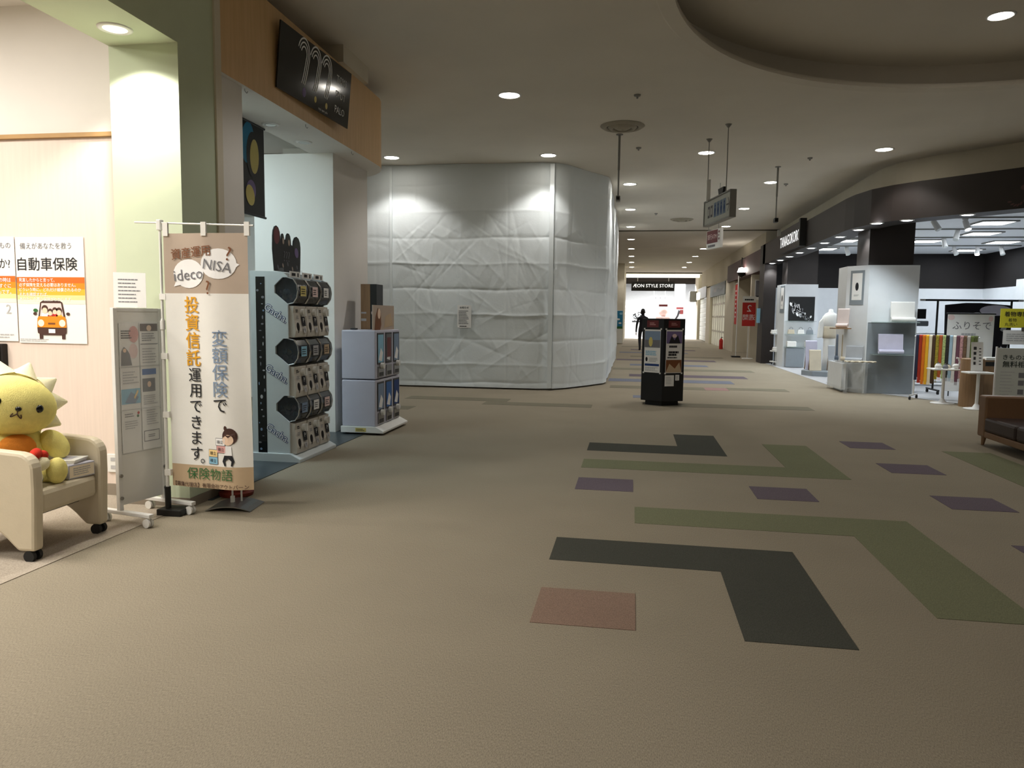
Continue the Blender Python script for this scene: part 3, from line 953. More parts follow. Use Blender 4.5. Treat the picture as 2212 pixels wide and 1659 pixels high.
for x in (0.25, -0.27):
    for y in (-0.272, 0.272):
        b = mb('rubber')
        b.cyl((x + 0.01, y - 0.035, 0.032), (x + 0.01, y - 0.012, 0.032), 0.032, n=16)
        b.cyl((x + 0.01, y + 0.012, 0.032), (x + 0.01, y + 0.035, 0.032), 0.032, n=16)
        b.cyl((x + 0.01, y - 0.02, 0.032), (x + 0.01, y + 0.02, 0.032), 0.01, n=8)
        b.box(x - 0.02, x + 0.02, y - 0.012, y + 0.012, 0.045, 0.07)
        b.build('castor', t)

# plush toy sitting in the chair
from mathutils import Euler
t = thing('plush_toy', 'large yellow plush animal toy with a spiky cream mane sitting in the armchair', 'plush toy', (-3.62, 3.83, 0.39), math.radians(-38))
b = mb('plush_yellow')
b.ell((-0.02, 0, 0.16), (0.15, 0.17, 0.2))
b.build('body', t)
hc = Vector((0.02, 0.0, 0.45))
hr = Euler((math.radians(-16), 0, 0))
b = mb('plush_cream')
R = hr.to_matrix()
for k in range(11):                                   # spiky ruff round the head
    a = 2 * PI * (k + 0.5) / 11
    d = R @ Vector((0, math.cos(a), 0.86 * math.sin(a)))
    b.ell(hc + R @ Vector((-0.06, 0, 0)) + d * 0.17, (0.07, 0.08, 0.08), 12, 8)
    p0 = hc + R @ Vector((-0.06, 0, 0)) + d * 0.19
    b.cyl(p0, p0 + d * 0.115 + R @ Vector((-0.03, 0, 0)), 0.082, 0.008, 14)
b.ell(hc + R @ Vector((-0.07, 0, 0)), (0.1, 0.24, 0.2), 24, 14, hr)
mane = b.build('mane', t)
b = mb('plush_yellow')
b.ell(hc + R @ Vector((0.03, 0, 0)), (0.165, 0.225, 0.175), 28, 18, hr)
head = b.build('head', t)
def onface(y, z, out=0.0):
    q = 1 - (y / 0.225) ** 2 - (z / 0.175) ** 2
    x = 0.03 + 0.165 * math.sqrt(max(0.02, q))
    return hc + R @ Vector((x + out, y, z))
for y in (-0.105, 0.105):
    mb('black_gloss').ell(onface(y, 0.015, -0.004), (0.016, 0.022, 0.024), 14, 10, hr).build('eye', head)
mb('black_gloss').ell(onface(0, -0.005, 0.0), (0.014, 0.017, 0.014), 14, 10, hr).build('nose', head)
b = mb('print_darkbrown')
b.tube([onface(0, -0.01, 0.002), onface(0, -0.035, 0.003)], 0.003, 6)
for sg in (-1, 1):
    b.tube([onface(sg * 0.028 * math.sin(k / 5 * PI / 2 * 1.5), -0.035 - 0.022 * math.sin(k / 5 * PI), 0.003) for k in range(6)], 0.003, 6)
b.build('mouth', head)
for sg in (-1, 1):
    b = mb('plush_yellow')
    b.ell((0.06, sg * 0.2, 0.2), (0.06, 0.07, 0.1), rot=Euler((sg * 0.5, -0.5, 0)))
    b.build('arm', t)
    b = mb('plush_yellow')
    b.ell((0.18, sg * 0.13, 0.055), (0.13, 0.062, 0.058), rot=Euler((0, 0, sg * 0.5)))
    b.ell((0.27, sg * 0.165, 0.075), (0.045, 0.062, 0.078), rot=Euler((0, 0, sg * 0.5)))
    b.build('leg', t)
b = mb('plush_orange')
b.ell((0.1, 0.0, 0.2), (0.05, 0.1, 0.085))
b.build('bib', t)
t = thing('small_plush', 'little blue and white plush with a red bow lying on the armchair seat', 'plush toy', (-3.37, 3.68, 0.392))
b = mb('plush_blue')
b.ell((0, 0, 0.045), (0.06, 0.05, 0.045))
b.build('body', t)
b = mb('plush_cream')
b.ell((0.045, -0.02, 0.06), (0.035, 0.035, 0.04))
b.ell((0.03, 0.03, 0.13), (0.05, 0.05, 0.045))
b.build('head', t)
b = mb('plush_red')
b.ell((0.03, 0.0, 0.19), (0.03, 0.045, 0.03), rot=Euler((0.4, 0, 0.3)))
b.ell((0.035, 0.05, 0.175), (0.025, 0.035, 0.028), rot=Euler((-0.3, 0, 0.3)))
b.build('bow', t)
t = thing('leaflet_box', 'white cardboard box with a cream label on the armchair seat', 'box', (-3.38, 3.98, 0.392), math.radians(-10))
mb('pale_violet').box(-0.1, 0.1, -0.09, 0.09, 0, 0.085).build('carton', t, 0.003)
fr = FX(0.1, 0, 0.042)
b = mb('print_cream').rect(fr, -0.085, -0.035, 0.085, 0.035)
b.mat('ink_lgrey').lines(fr, -0.06, -0.025, 0.06, 0.025, 4)
b.build('carton_label', t)
t = thing('leaflet_pile', 'loose pile of white leaflets on the small box in the armchair', 'leaflets', (-3.39, 3.97, 0.477), math.radians(12))
for i in range(4):
    mb('paper').box(-0.085 + 0.006 * i, 0.08 + 0.004 * i, -0.07 - 0.003 * i, 0.075, 0.007 * i, 0.007 * i + 0.005).build('leaflet', t)
mb('pale_violet').rect(Fr((0, 0, 0.027), (0, 1, 0), (-1, 0, 0)), -0.05, -0.05, 0.04, 0.03).build('leaflet_print', t)

# leaflet stand on castors (board faces +X)
t = thing('leaflet_stand', 'white wheeled leaflet stand with clear pockets in front of the lime pillar', 'display stand', (-3.27, 4.5, 0), math.radians(-12))
for y in (-0.18, 0.18):
    b = mb('white_metal')
    b.box(-0.015, 0.015, y - 0.015, y + 0.015, 0.08, 1.42)
    b.build('upright', t, 0.003)
    b = mb('white_metal')
    b.box(-0.16, 0.27, y - 0.02, y + 0.02, 0.065, 0.09)
    b.build('foot', t, 0.004)
    for x in (-0.13, 0.24):
        b = mb('white_plastic')
        b.cyl((x, y - 0.02, 0.03), (x, y - 0.006, 0.03), 0.029, n=14)
        b.cyl((x, y + 0.006, 0.03), (x, y + 0.02, 0.03), 0.029, n=14)
        b.box(x - 0.012, x + 0.012, y - 0.006, y + 0.006, 0.03, 0.066)
        b.build('castor', t)
mb('white_plastic').box(-0.008, 0.008, -0.165, 0.165, 0.12, 1.4).build('board', t)
mb('white_metal').box(-0.012, 0.012, -0.18, 0.18, 1.4, 1.42).build('top_rail', t)
for y in (-0.18, 0.18):
    for z in (0.17, 0.32):
        mb('steel').cyl((0.015, y, z), (0.024, y, z), 0.012, n=10).build('bolt', t)
for k, z in enumerate((1.03, 0.74, 0.46)):
    b = mb('acrylic')
    b.box(0.02, 0.024, -0.16, 0.16, z, z + 0.3)
    b.box(0.008, 0.024, -0.16, 0.16, z - 0.004, z)
    b.build('clear_pocket', t)
LP = [('pink balloon leaflet with a family photo, top left pocket of the stand', 0), ('leaflet with a brown photo strip and small print, top right pocket', 1), ('pale blue leaflet with a map picture, middle left pocket', 2), ('leaflet with a blue banner and a grey photo, middle right pocket', 3), ('plain leaflet with tiny marks, bottom left pocket of the stand', 4), ('leaflet with a framed box at its foot, bottom right pocket', 5)]
cs, sn = math.cos(math.radians(-12)), math.sin(math.radians(-12))
for lab, k in LP:
    zz = (1.035, 0.745, 0.465)[k // 2]
    yy = (-0.08, 0.08)[k % 2]
    q = thing('leaflet', lab, 'leaflet', (-3.27 + cs * 0.013 - sn * yy, 4.5 + sn * 0.013 + cs * yy, zz), math.radians(-12), 'leaflets in the pockets of the stand')
    mb('paper').box(-0.002, 0.002, -0.075, 0.075, 0, 0.285).build('sheet_of_paper', q)
    fr = FX(0.002, 0, 0.1425)
    b = mb('ink_grey')
    if k == 0:
        b.mat('print_pink').oval(fr, 0.035, 0.07, 0.04, 0.055)
        b.mat('print_lpink').oval(fr, 0.03, -0.04, 0.035, 0.05)
        b.mat('ink').lines(fr, -0.065, 0.04, 0.02, 0.1, 4, 0.5, 2)
        b.mat('ink_grey').poly(fr, [(-0.07, -0.135), (-0.065, -0.04), (-0.045, -0.01), (-0.02, -0.03), (0.0, -0.06), (0.015, -0.135)], 2)
        b.mat('print_skin').oval(fr, -0.04, -0.035, 0.013, lay=3)
    elif k == 1:
        b.mat('print_darkbrown').rect(fr, -0.072, 0.09, 0.072, 0.14)
        b.mat('print_skin').oval(fr, 0.0, 0.11, 0.02, 0.02, lay=2)
        b.mat('ink_grey').rect(fr, -0.072, 0.0, 0.072, 0.006)
        b.lines(fr, -0.06, 0.02, 0.06, 0.08, 4)
        b.mat('ink_lgrey').lines(fr, -0.06, -0.13, 0.06, -0.02, 6)
    elif k == 2:
        b.mat('print_sky').rect(fr, -0.075, -0.1, 0.075, 0.0)
        b.mat('print_slate').poly(fr, [(-0.05, -0.09), (0.0, -0.02), (0.06, -0.06), (0.03, -0.1)], 2)
        b.mat('print_lyellow').poly(fr, [(0.02, -0.06), (0.05, -0.01), (0.06, -0.02), (0.03, -0.07)], 3)
        b.mat('ink_lgrey').lines(fr, -0.06, 0.03, 0.065, 0.12, 5)
    elif k == 3:
        b.mat('print_blue').rect(fr, -0.065, 0.085, 0.05, 0.125)
        b.mat('ink_grey').rect(fr, -0.065, -0.03, 0.04, 0.06)
        b.mat('print_skin').oval(fr, -0.01, 0.02, 0.016, 0.02, lay=2)
        b.mat('ink_lgrey').lines(fr, -0.06, -0.12, 0.06, -0.05, 5)
    elif k == 4:
        b.mat('ink_grey').lines(fr, -0.055, 0.09, 0.03, 0.12, 2)
        b.mat('print_red').oval(fr, 0.055, 0.115, 0.01, n=8)
        b.mat('print_dgreen').oval(fr, 0.05, 0.095, 0.01, n=8)
        b.mat('ink_lgrey').lines(fr, -0.055, 0.01, 0.05, 0.07, 4)
    else:
        b.mat('ink_lgrey').lines(fr, -0.04, 0.02, 0.065, 0.13, 7)
        b.mat('ink_grey')
        for (a0, b0, a1, b1) in [(-0.065, -0.09, 0.065, -0.085), (-0.065, -0.02, 0.065, -0.015), (-0.065, -0.09, -0.06, -0.015), (0.06, -0.09, 0.065, -0.015)]:
            b.rect(fr, a0, b0, a1, b1)
        b.lines(fr, -0.03, -0.065, 0.03, -0.04, 2)
    b.build('leaflet_print', q)
t = thing('sloped_notice', 'slanted white notice on the top rail of the leaflet stand', 'notice', (-3.3, 4.48, 1.42), math.radians(-55))
fr = Fr((0, 0, 0), (0.12, 1, 0), (-0.28, 0, 1))
mb('acrylic').fbox(fr, -0.1, 0.1, 0, 0.25, -0.003, 0).build('holder', t)
fr = Fr((0.0, 0, 0.0), (0.12, 1, 0), (-0.28, 0, 1))
b = mb('paper').rect(fr, -0.097, 0.004, 0.097, 0.245, 1)
b.mat('ink_grey').lines(fr, -0.07, 0.03, 0.07, 0.21, 7, 0.25)
b.build('notice_sheet', t)

# nobori banner
WV = lambda x, z: (0.032 * math.sin(x * 9 + 0.8) + 0.012 * math.sin(x * 17 + z * 2.3) + 0.012 * math.sin(z * 3 + x * 4)) * (0.25 + 0.75 * (1 - min(1, max(0, (z + 0.9) / 1.6))))
t = thing('banner_flag', 'tall white and tan insurance banner flag hanging from a white pole', 'banner', (-2.8, 4.56, 0))
fr = Fr((0, 0, 1.063), (1, 0, 0), (0, 0, 1), WV)
cw, ch = 0.302, 0.855
b = mb('cloth_white').gridrect(fr, -cw, -0.7, cw, 0.46, 0, 36, 60)
b.mat('print_taupe').gridrect(fr, -cw, 0.46, cw, ch, 0, 36, 24)
b.mat('print_tan').gridrect(fr, -cw, -ch, cw, -0.7, 0, 36, 10)
b.build('banner_cloth', t, smooth=True)
b = mb('print_brown')
b.text(fr, '資産運用', -0.1, 0.73, 0.076, 6, rot=0.1, bold=0.02)
b.build('brown_lettering', t)
mb('print_brown').text(fr, '?', 0.175, 0.72, 0.13, 8, rot=-0.2).build('question_mark', t)
mb('print_brown').text(fr, '?', 0.03, 0.5, 0.13, 8, rot=0.05).build('question_mark', t)
b = mb('print_white')
b.oval(fr, -0.12, 0.59, 0.115, 0.095, 3)
b.poly(fr, [(-0.235, 0.505), (-0.17, 0.52), (-0.21, 0.56)], 3)
b.oval(fr, 0.1, 0.655, 0.125, 0.1, 3)
b.poly(fr, [(0.245, 0.65), (0.19, 0.61), (0.2, 0.67)], 3)
b.build('speech_bubbles', t)
b = mb('ink_grey')
b.text(fr, 'ideco', -0.12, 0.585, 0.105, 7, rot=0.09)
b.text(fr, 'NISA', 0.095, 0.64, 0.095, 7, rot=-0.16)
b.build('bubble_lettering', t)
mb('print_gold').vtext(fr, '投資信託', -0.105, 0.385, 0.118, 0.118, 5, bold=0.025).build('gold_lettering', t)
mb('ink').vtext(fr, '運用できます', -0.1, -0.085, 0.105, 0.107, 5, bold=0.006).text(fr, '。', -0.055, -0.69 + 0.02, 0.105, 5).build('black_lettering', t)
mb('print_slate').vtext(fr, '変額保険', 0.105, 0.165, 0.115, 0.113, 5, bold=0.008).build('blue_lettering', t)
mb('ink').text(fr, 'で', 0.1, -0.285, 0.115, 5, bold=0.006).build('black_lettering', t)
mb('print_dgreen').text(fr, '保険物語', 0.0, -0.755, 0.085, 5, sx=1.05).build('green_lettering', t)
mb('print_darkbrown').text(fr, '【募集代理店】有限会社アウトバーン', 0.0, -0.835, 0.034, 5, bold=0.01).build('fine_print', t)
b = MB()
for (x, z, mt) in [(0.03, -0.61, 'print_lyellow'), (0.03, -0.66, 'print_sky'), (0.09, -0.53, 'print_white'), (0.095, -0.58, 'print_pink')]:
    b.mat('ink_grey').rect(fr, x - 0.037, z - 0.026, x + 0.037, z + 0.026, 3)
    b.mat(mt).rect(fr, x - 0.034, z - 0.023, x + 0.034, z + 0.023, 4)
    b.mat('ink').text(fr, '積立', x, z, 0.026, 6)
b.mat('print_darkbrown').oval(fr, 0.16, -0.49, 0.052, 0.055, 3)
b.oval(fr, 0.13, -0.435, 0.01, 0.016, 3)
b.mat('print_skin').oval(fr, 0.148, -0.515, 0.038, 0.036, 4)
b.mat('print_darkbrown').poly(fr, [(0.11, -0.5), (0.115, -0.47), (0.2, -0.47), (0.205, -0.5), (0.17, -0.485), (0.15, -0.5), (0.13, -0.485)], 5)
b.mat('print_white').poly(fr, [(0.12, -0.62), (0.13, -0.555), (0.17, -0.555), (0.175, -0.62)], 4)
b.mat('ink').poly(fr, [(0.12, -0.62), (0.175, -0.62), (0.19, -0.66), (0.175, -0.695), (0.165, -0.69), (0.17, -0.66), (0.15, -0.64), (0.125, -0.66), (0.13, -0.69), (0.12, -0.695), (0.105, -0.66)], 4)
b.build('cartoon_print', t)
b = mb('white_plastic')
b.cyl((-0.335, 0.02, 0.05), (-0.335, 0.02, 1.35), 0.012, n=10)
b.cyl((-0.335, 0.02, 1.3), (-0.335, 0.02, 2.0), 0.009, n=10)
b.cyl((-0.335, 0.02, 1.28), (-0.335, 0.02, 1.34), 0.017, n=10)
b.build('pole', t)
mb('white_plastic').cyl((-0.52, 0.02, 1.995), (0.345, 0.0, 1.965), 0.006, n=8).build('crossbar', t)
b = mb('white_plastic')
b.box(-0.35, -0.32, 0.0, 0.04, 1.94, 2.01)
b.build('pole_clip', t, 0.004)
for x in (-0.285, 0.0, 0.3):
    w = fr.p(x, 0.855)
    mb('cloth_white').box(x - 0.018, x + 0.018, w.y - 0.008, w.y + 0.008, 1.9, 1.99).build('loop_tab', t)
for z in (1.5, 1.1, 0.7, 0.3):
    mb('cloth_white').box(-0.345, -0.3, 0.005, 0.035, z - 0.02, z + 0.02).build('loop_tab', t)
b = mb('black')
b.box(-0.4, -0.22, -0.02, 0.12, 0.0, 0.045)
b.cyl((-0.335, 0.02, 0.05), (-0.335, 0.02, 0.2), 0.02, n=12)
b.build('base', t, 0.008)
t = thing('floor_sign_stand', 'bent silver base plate with two thin rods behind the banner flag', 'sign stand', (-2.8, 4.87, 0), math.radians(8))
b = mb('steel')
N = 8
for i in range(N):
    x0_, x1_ = -0.16 + 0.32 * i / N, -0.16 + 0.32 * (i + 1) / N
    z0_, z1_ = 0.03 * (1 - (x0_ / 0.16) ** 2), 0.03 * (1 - (x1_ / 0.16) ** 2)
    b.add([(x0_, -0.14, z0_), (x1_, -0.14, z1_), (x1_, 0.14, z1_), (x0_, 0.14, z0_), (x0_, -0.14, z0_ + 0.006), (x1_, -0.14, z1_ + 0.006), (x1_, 0.14, z1_ + 0.006), (x0_, 0.14, z0_ + 0.006)],
          [(3, 2, 1, 0), (4, 5, 6, 7), (0, 1, 5, 4), (2, 3, 7, 6), (1, 2, 6, 5), (3, 0, 4, 7)])
b.build('base_plate', t)
mb('white_metal').cyl((-0.02, 0, 0.03), (-0.02, 0, 1.1), 0.007, n=8).build('rod', t)
mb('white_metal').cyl((0.03, 0.04, 0.03), (0.03, 0.04, 1.1), 0.007, n=8).build('rod', t)
mb('white_metal').box(-0.032, -0.008, -0.012, 0.012, 0.03, 0.08).build('rod_socket', t)
mb('paper').box(-0.12, 0.12, 0.0, 0.01, 0.75, 1.12).build('sign_panel', t)
t = thing('red_bucket', 'dark red round pot half hidden behind the banner by the green pillar', 'pot', (-2.98, 5.2, 0))
mb('pot_red').lathe([(0.1, 0.0), (0.125, 0.005), (0.13, 0.03), (0.1, 0.04), (0.105, 0.22), (0.115, 0.225), (0.115, 0.25), (0.1, 0.25), (0.09, 0.2)], n=24).build('pot_body', t)
mb('brown_wall').lathe([(0.095, 0.2), (0.0001, 0.21)], n=24).build('soil', t)

# ================================================================== LEFT: TOY SHOP
# sign on the wooden fascia, leaning a little forward at the top
t = thing('shop_sign', 'glossy black toy shop sign with three striped question marks on the wooden fascia', 'sign', (-3.155, 7.03, 3.66))
sv = Vector((math.sin(math.radians(5)), 0, math.cos(math.radians(5))))
fr = Fr((0.072, 0, 0), (0.045, 1, 0), sv)
mb('black_gloss').fbox(fr, -0.74, 0.74, -0.285, 0.285, -0.012, 0).build('sign_plate', t)
mb('black').fbox(fr, -0.6, 0.6, -0.2, 0.2, -0.05, -0.012).build('sign_bracket', t)
b = mb('print_white')
def qmark(x, z, s_):
    for k in range(3):
        r = 0.1 - 0.026 * k
        pts = []
        for i in range(13):
            a = math.radians(165 - i * 190 / 12)
            pts.append((x + r * math.cos(a) * s_, z + r * math.sin(a) * s_ * 1.25))
        tx, tz = x + (0.01 - 0.026 * k + 0.03) * s_, z - 0.235 * s_
        px, pz = pts[-1]
        for i in range(1, 7):
            q = i / 6
            pts.append((px * (1 - q) ** 2 + 2 * q * (1 - q) * (px - 0.03 * s_) + q * q * tx, pz * (1 - q) ** 2 + 2 * q * (1 - q) * (pz - 0.16 * s_) + q * q * tz))
        w = 0.0062 * s_
        for (ax, az), (bx, bz) in zip(pts[:-1], pts[1:]):
            dx, dz = bx - ax, bz - az
            L = math.hypot(dx, dz) or 1
            nx, nz = -dz / L * w, dx / L * w
            b.add([fr.p(ax + nx, az + nz, 0.002), fr.p(ax - nx, az - nz, 0.002), fr.p(bx - nx, bz - nz, 0.002), fr.p(bx + nx, bz + nz, 0.002)], [(0, 1, 2, 3)])
for i in range(3):
    qmark(-0.3 + i * 0.235, 0.14, 1.12)
b.mat('print_purple').oval(fr, -0.25, -0.19, 0.035, 0.042, 1)
b.mat('print_ochre').oval(fr, -0.02, -0.19, 0.025, 0.03, 1)
b.mat('print_ochre').oval(fr, 0.215, -0.19, 0.025, 0.03, 1)
b.build('question_marks', t)
b = mb('print_white')
for i, w in enumerate(['TOYS', 'SPOT', 'PALO']):
    b.text(fr, w, 0.4, 0.14 - i * 0.15, 0.1, sx=0.95, align=-1)
b.text(fr, 'toys spot palo', 0.05, -0.255, 0.035, align=-1)
b.build('lettering', t)
for i, y in enumerate((5.85, 7.0, 8.2)):
    b = mb('steel')
    b.tube([(-3.2, y, ZF), (-3.2, y, ZF - 0.02), (-3.19, y + 0.012, ZF - 0.035), (-3.18, y + 0.012, ZF - 0.02)], 0.003, 6)
    tag(b.build('ceiling_hook'), ('tiny hook under the wooden fascia by the near column', 'tiny hook under the wooden fascia below the black sign', 'tiny hook under the wooden fascia by the white pillar')[i], 'hook', 'hooks under the toy shop fascia')
# hanging banner inside the opening
t = thing('hanging_banner', 'black hanging banner with blue, cream and purple ovals inside the toy shop', 'banner', (-3.68, 6.78, 2.35))
b = mb('black').box(-0.004, 0.004, -0.42, 0.29, 0, 0.86)
b.build('banner_panel', t)
mb('black_satin').cyl((0, -0.45, 0.87), (0, 0.31, 0.87), 0.012, n=8).build('top_rod', t)
mb('black_satin').cyl((0, -0.45, 0.0), (0, 0.31, 0.0), 0.012, n=8).build('bottom_rod', t)
fr = FX(0.005, 0, 0)
b = mb('print_teal').oval(fr, -0.03, 0.67, 0.12, 0.2, 1, rot=-0.2)
b.mat('black').oval(fr, 0.07, 0.57, 0.13, 0.22, 2)
b.mat('print_ochre').oval(fr, 0.09, 0.56, 0.085, 0.165, 3, rot=-0.05)
b.mat('print_purple').oval(fr, 0.02, 0.23, 0.09, 0.1, 1, rot=-0.4)
b.mat('print_ochre').oval(fr, 0.0, 0.18, 0.08, 0.1, 2, rot=0.4)
b.build('oval_print', t)
t = thing('wall_air_unit', 'white wall unit glimpsed beside the black hanging banner', 'air conditioner', (-6.3, 11.2, 3.0))
mb('white_plastic').box(-0.45, 0.45, 0, 0.25, 0, 0.6).build('casing', t, 0.03)
b = mb('ink_lgrey')
for i in range(3):
    mb('ink_lgrey').box(-0.4, 0.4, -0.01, 0.0, 0.06 + 0.05 * i, 0.075 + 0.05 * i).build('louvre', t)
struct(mb('white_paint').box(-9, -4.9, 11.45, 11.6, 0, CZ).build('wall_toy_back'), 'pale wall at the rear of the toy shop')

# capsule toy machine tower (faces +X); local origin under the middle
t = thing('capsule_machine', 'white capsule toy vending tower with nine drums beside the banner', 'vending machine', (-3.3, 6.87, 0))
prof = [(-0.22, 0.02), (0.15, 0.02), (0.15, 0.10)]
for zc in (0.505, 1.04, 1.605):
    prof += [(0.15, zc - 0.125), (0.02, zc - 0.02), (0.02, zc + 0.05), (0.10, zc + 0.125), (0.15, zc + 0.125)]
prof += [(0.15, 1.735), (0.1, 1.78), (-0.22, 1.79)]
for sgy in (0, 1):
    y = -0.41 if sgy == 0 else 0.39
    b = mb('gacha_white').prism(prof, -y - 0.02, -y, Fr((0, 0, 0), (1, 0, 0)))
    sp = b.build('side_panel', t)
    if sgy == 0:
        f2 = FY(0, -0.41, 0)
        mb('black_gloss').fbox(f2, -0.165, -0.075, 0.08, 1.735, 0, 0.002).build('dark_stripe', sp)
        bb = MB()
        for i in range(26):
            bb.mat(rnd.choice(['ink_grey', 'print_slate', 'ink_lgrey', 'ink_grey'])).oval(f2, -0.12 + rnd.uniform(-0.03, 0.03), 0.12 + i * 0.062, rnd.uniform(0.004, 0.016), rnd.uniform(0.004, 0.02), 3, n=8)
        bb.build('stripe_print', sp)
        for zc in (1.40, 0.835, 0.275):
            bb = mb('print_navy').text(f2, 'Gacha.', 0.035, zc, 0.095, 1, rot=-0.55, bold=0.11)
            bb.mat('print_white').text(f2, 'Gacha.', 0.035, zc, 0.095, 3, rot=-0.55)
            bb.build('logo', sp)
b = mb('gacha_white')
b.box(-0.22, 0.02, -0.39, 0.39, 0.03, 1.785)
for zc in (0.505, 1.04, 1.605):
    b.box(0.02, 0.12, -0.39, 0.39, zc - 0.34 if zc > 0.6 else 0.05, zc - 0.13)
b.build('cabinet', t)
mb('gacha_white').prism([(-0.22, 0.0), (0.26, 0.0), (0.26, 0.035), (0.16, 0.085), (-0.22, 0.085)], -0.43, 0.43, Fr((0, 0, 0), (1, 0, 0))).build('base_tray', t, 0.006)
bin_prof = [(0.03, -0.06), (0.12, -0.125), (0.19, -0.11), (0.225, -0.06), (0.235, 0.0), (0.225, 0.06), (0.19, 0.11), (0.13, 0.125), (0.03, 0.125), (-0.01, 0.1), (-0.025, 0.04), (-0.02, -0.02)]
def cap_unit():
    q = []
    a = mb('smoke_plastic')
    a.prism(bin_prof, -0.118, 0.118, Fr((0, 0, 0), (1, 0, 0)))
    q.append(('capsule_drum', a, None, None))
    return q
capsules = ['print_teal', 'print_ochre', 'print_pink', 'ink_lgrey', 'print_purple', 'print_sky']
first = None
for r_, zc in enumerate((1.605, 1.04, 0.505)):
    for c_ in range(3):
        yc = -0.263 + 0.263 * c_
        fr1 = Fr((0, yc, zc), (1, 0, 0))
        dr = mb('smoke_plastic').prism(bin_prof, -0.12, 0.12, fr1).build('capsule_drum', t, 0.004)
        for sg in (-0.124, 0.124):
            bb = mb('chrome')
            for i in range(2, 8):
                p0, p1 = bin_prof[i - 1], bin_prof[i]
                bb.cyl((p0[0] + 0.004, yc + sg, zc + p0[1]), (p1[0] + 0.004, yc + sg, zc + p1[1]), 0.006, n=6)
            bb.build('drum_rim', dr)
        bb = MB()
        for i in range(7):
            bb.mat(capsules[(i + c_ * 2 + r_) % 6]).ell((0.03 + 0.045 * (i % 4) + rnd.uniform(-0.01, 0.01), yc + rnd.uniform(-0.08, 0.08), zc - 0.055 + 0.05 * (i // 4)), (0.026, 0.026, 0.026), 10, 7)
        cp = bb.build('capsules', dr)
        cp['kind'] = 'stuff'
        # printed card on the drum
        fr2 = FX(0.236, yc, zc)
        bb = mb(('print_ochre', 'print_lpink', 'paper', 'print_sky', 'ink_lgrey', 'print_tan', 'print_slate', 'paper', 'print_lpink')[r_ * 3 + c_]).rect(fr2, -0.06, -0.045, 0.06, 0.05)
        bb.mat('ink').lines(fr2, -0.045, -0.03, 0.045, 0.03, 3)
        bb.build('drum_card', dr)
        # coin front
        zb = zc - 0.14
        pl = mb('gacha_beige').prism([(0.12, -0.29), (0.205, -0.29), (0.215, -0.23), (0.19, -0.06), (0.2, 0.0), (0.12, 0.01)], -0.122, 0.122, Fr((0, yc, zb), (1, 0, 0))).build('coin_front', t, 0.006)
        bb = mb('white_plastic')
        bb.cyl((0.19, yc + 0.045, zb - 0.055), (0.225, yc + 0.045, zb - 0.055), 0.034, n=16)
        bb.box(0.225, 0.24, yc + 0.035, yc + 0.055, zb - 0.09, zb - 0.02)
        bb.build('turn_handle', pl)
        fr3 = Fr((0.208, yc, zb - 0.14), (0, 1, 0), (-0.14, 0, 1))
        bb = mb('ink').rect(fr3, 0.015, -0.045, 0.095, 0.045)
        bb.mat('print_white').text(fr3, 'P', 0.055, 0.01, 0.06, 3)
        bb.mat('ink_grey').lines(fr3, -0.09, 0.02, -0.03, 0.055, 3, 0.5)
        bb.mat('ink').lines(fr3, -0.085, 0.08, -0.03, 0.115, 2, 0.6)
        bb.mat('ink_lgrey').rect(fr3, 0.03, -0.11, 0.085, -0.06)
        bb.mat('ink').text(fr3, 'Y.', 0.06, -0.085, 0.035, 3)
        bb.build('front_print', pl)
        bb = mb('brown_wall')
        bb.ell((0.205, yc - 0.06, zb - 0.205), (0.012, 0.035, 0.055), 16, 10)
        bb.build('capsule_chute', pl)
        # price tag above the drum
        fr4 = FX(0.155, yc, zc + 0.155)
        bb = mb('paper').fbox(fr4, -0.11, 0.11, -0.025, 0.03, -0.002, 0)
        bb.mat('ink').lines(fr4, -0.07, -0.015, 0.03, 0.018, 1, 0.8).rect(fr4, 0.05, -0.018, 0.075, 0.018)
        bb.build('price_tag', pl)
t = thing('topper_board', 'black cut-out topper board with dull coloured ovals on the capsule tower', 'sign board', (-3.3, 6.78, 1.792))
fr = FX(0.0, 0, 0)
outl = [(-0.27, 0.0), (0.27, 0.0), (0.285, 0.22)] + [(0.2 + 0.085 * math.cos(a), 0.26 + 0.1 * math.sin(a)) for a in [math.radians(x) for x in range(0, 181, 30)]] + [(0.08, 0.27)] + [(0.02 + 0.055 * math.cos(a), 0.3 + 0.075 * math.sin(a)) for a in [math.radians(x) for x in range(10, 171, 32)]] + [(-0.06, 0.3)] + [(-0.1 + 0.035 * math.cos(a), 0.31 + 0.05 * math.sin(a)) for a in [math.radians(x) for x in range(10, 171, 40)]] + [(-0.15, 0.28)] + [(-0.22 + 0.075 * math.cos(a), 0.32 + 0.1 * math.sin(a)) for a in [math.radians(x) for x in range(0, 181, 30)]] + [(-0.3, 0.2)]
b = mb('black').prism(outl, -0.008, 0.0, fr)
b.build('board', t)
b = mb('print_maroon').oval(fr, -0.22, 0.33, 0.06, 0.08, 1)
b.mat('dark_green').oval(fr, 0.2, 0.27, 0.07, 0.08, 1)
b.mat('dark_green').oval(fr, 0.02, 0.32, 0.042, 0.052, 1)
b.mat('dark_green').oval(fr, -0.1, 0.33, 0.025, 0.03, 1)
b.mat('print_taupe').oval(fr, 0.03, 0.285, 0.02, 0.03, 2)
b.mat('print_taupe').oval(fr, -0.09, 0.29, 0.018, 0.03, 2)
b.mat('print_purple').oval(fr, 0.19, 0.2, 0.04, 0.05, 2, rot=0.5)
b.mat('ink_grey').text(fr, '???', -0.02, 0.15, 0.14, 2)
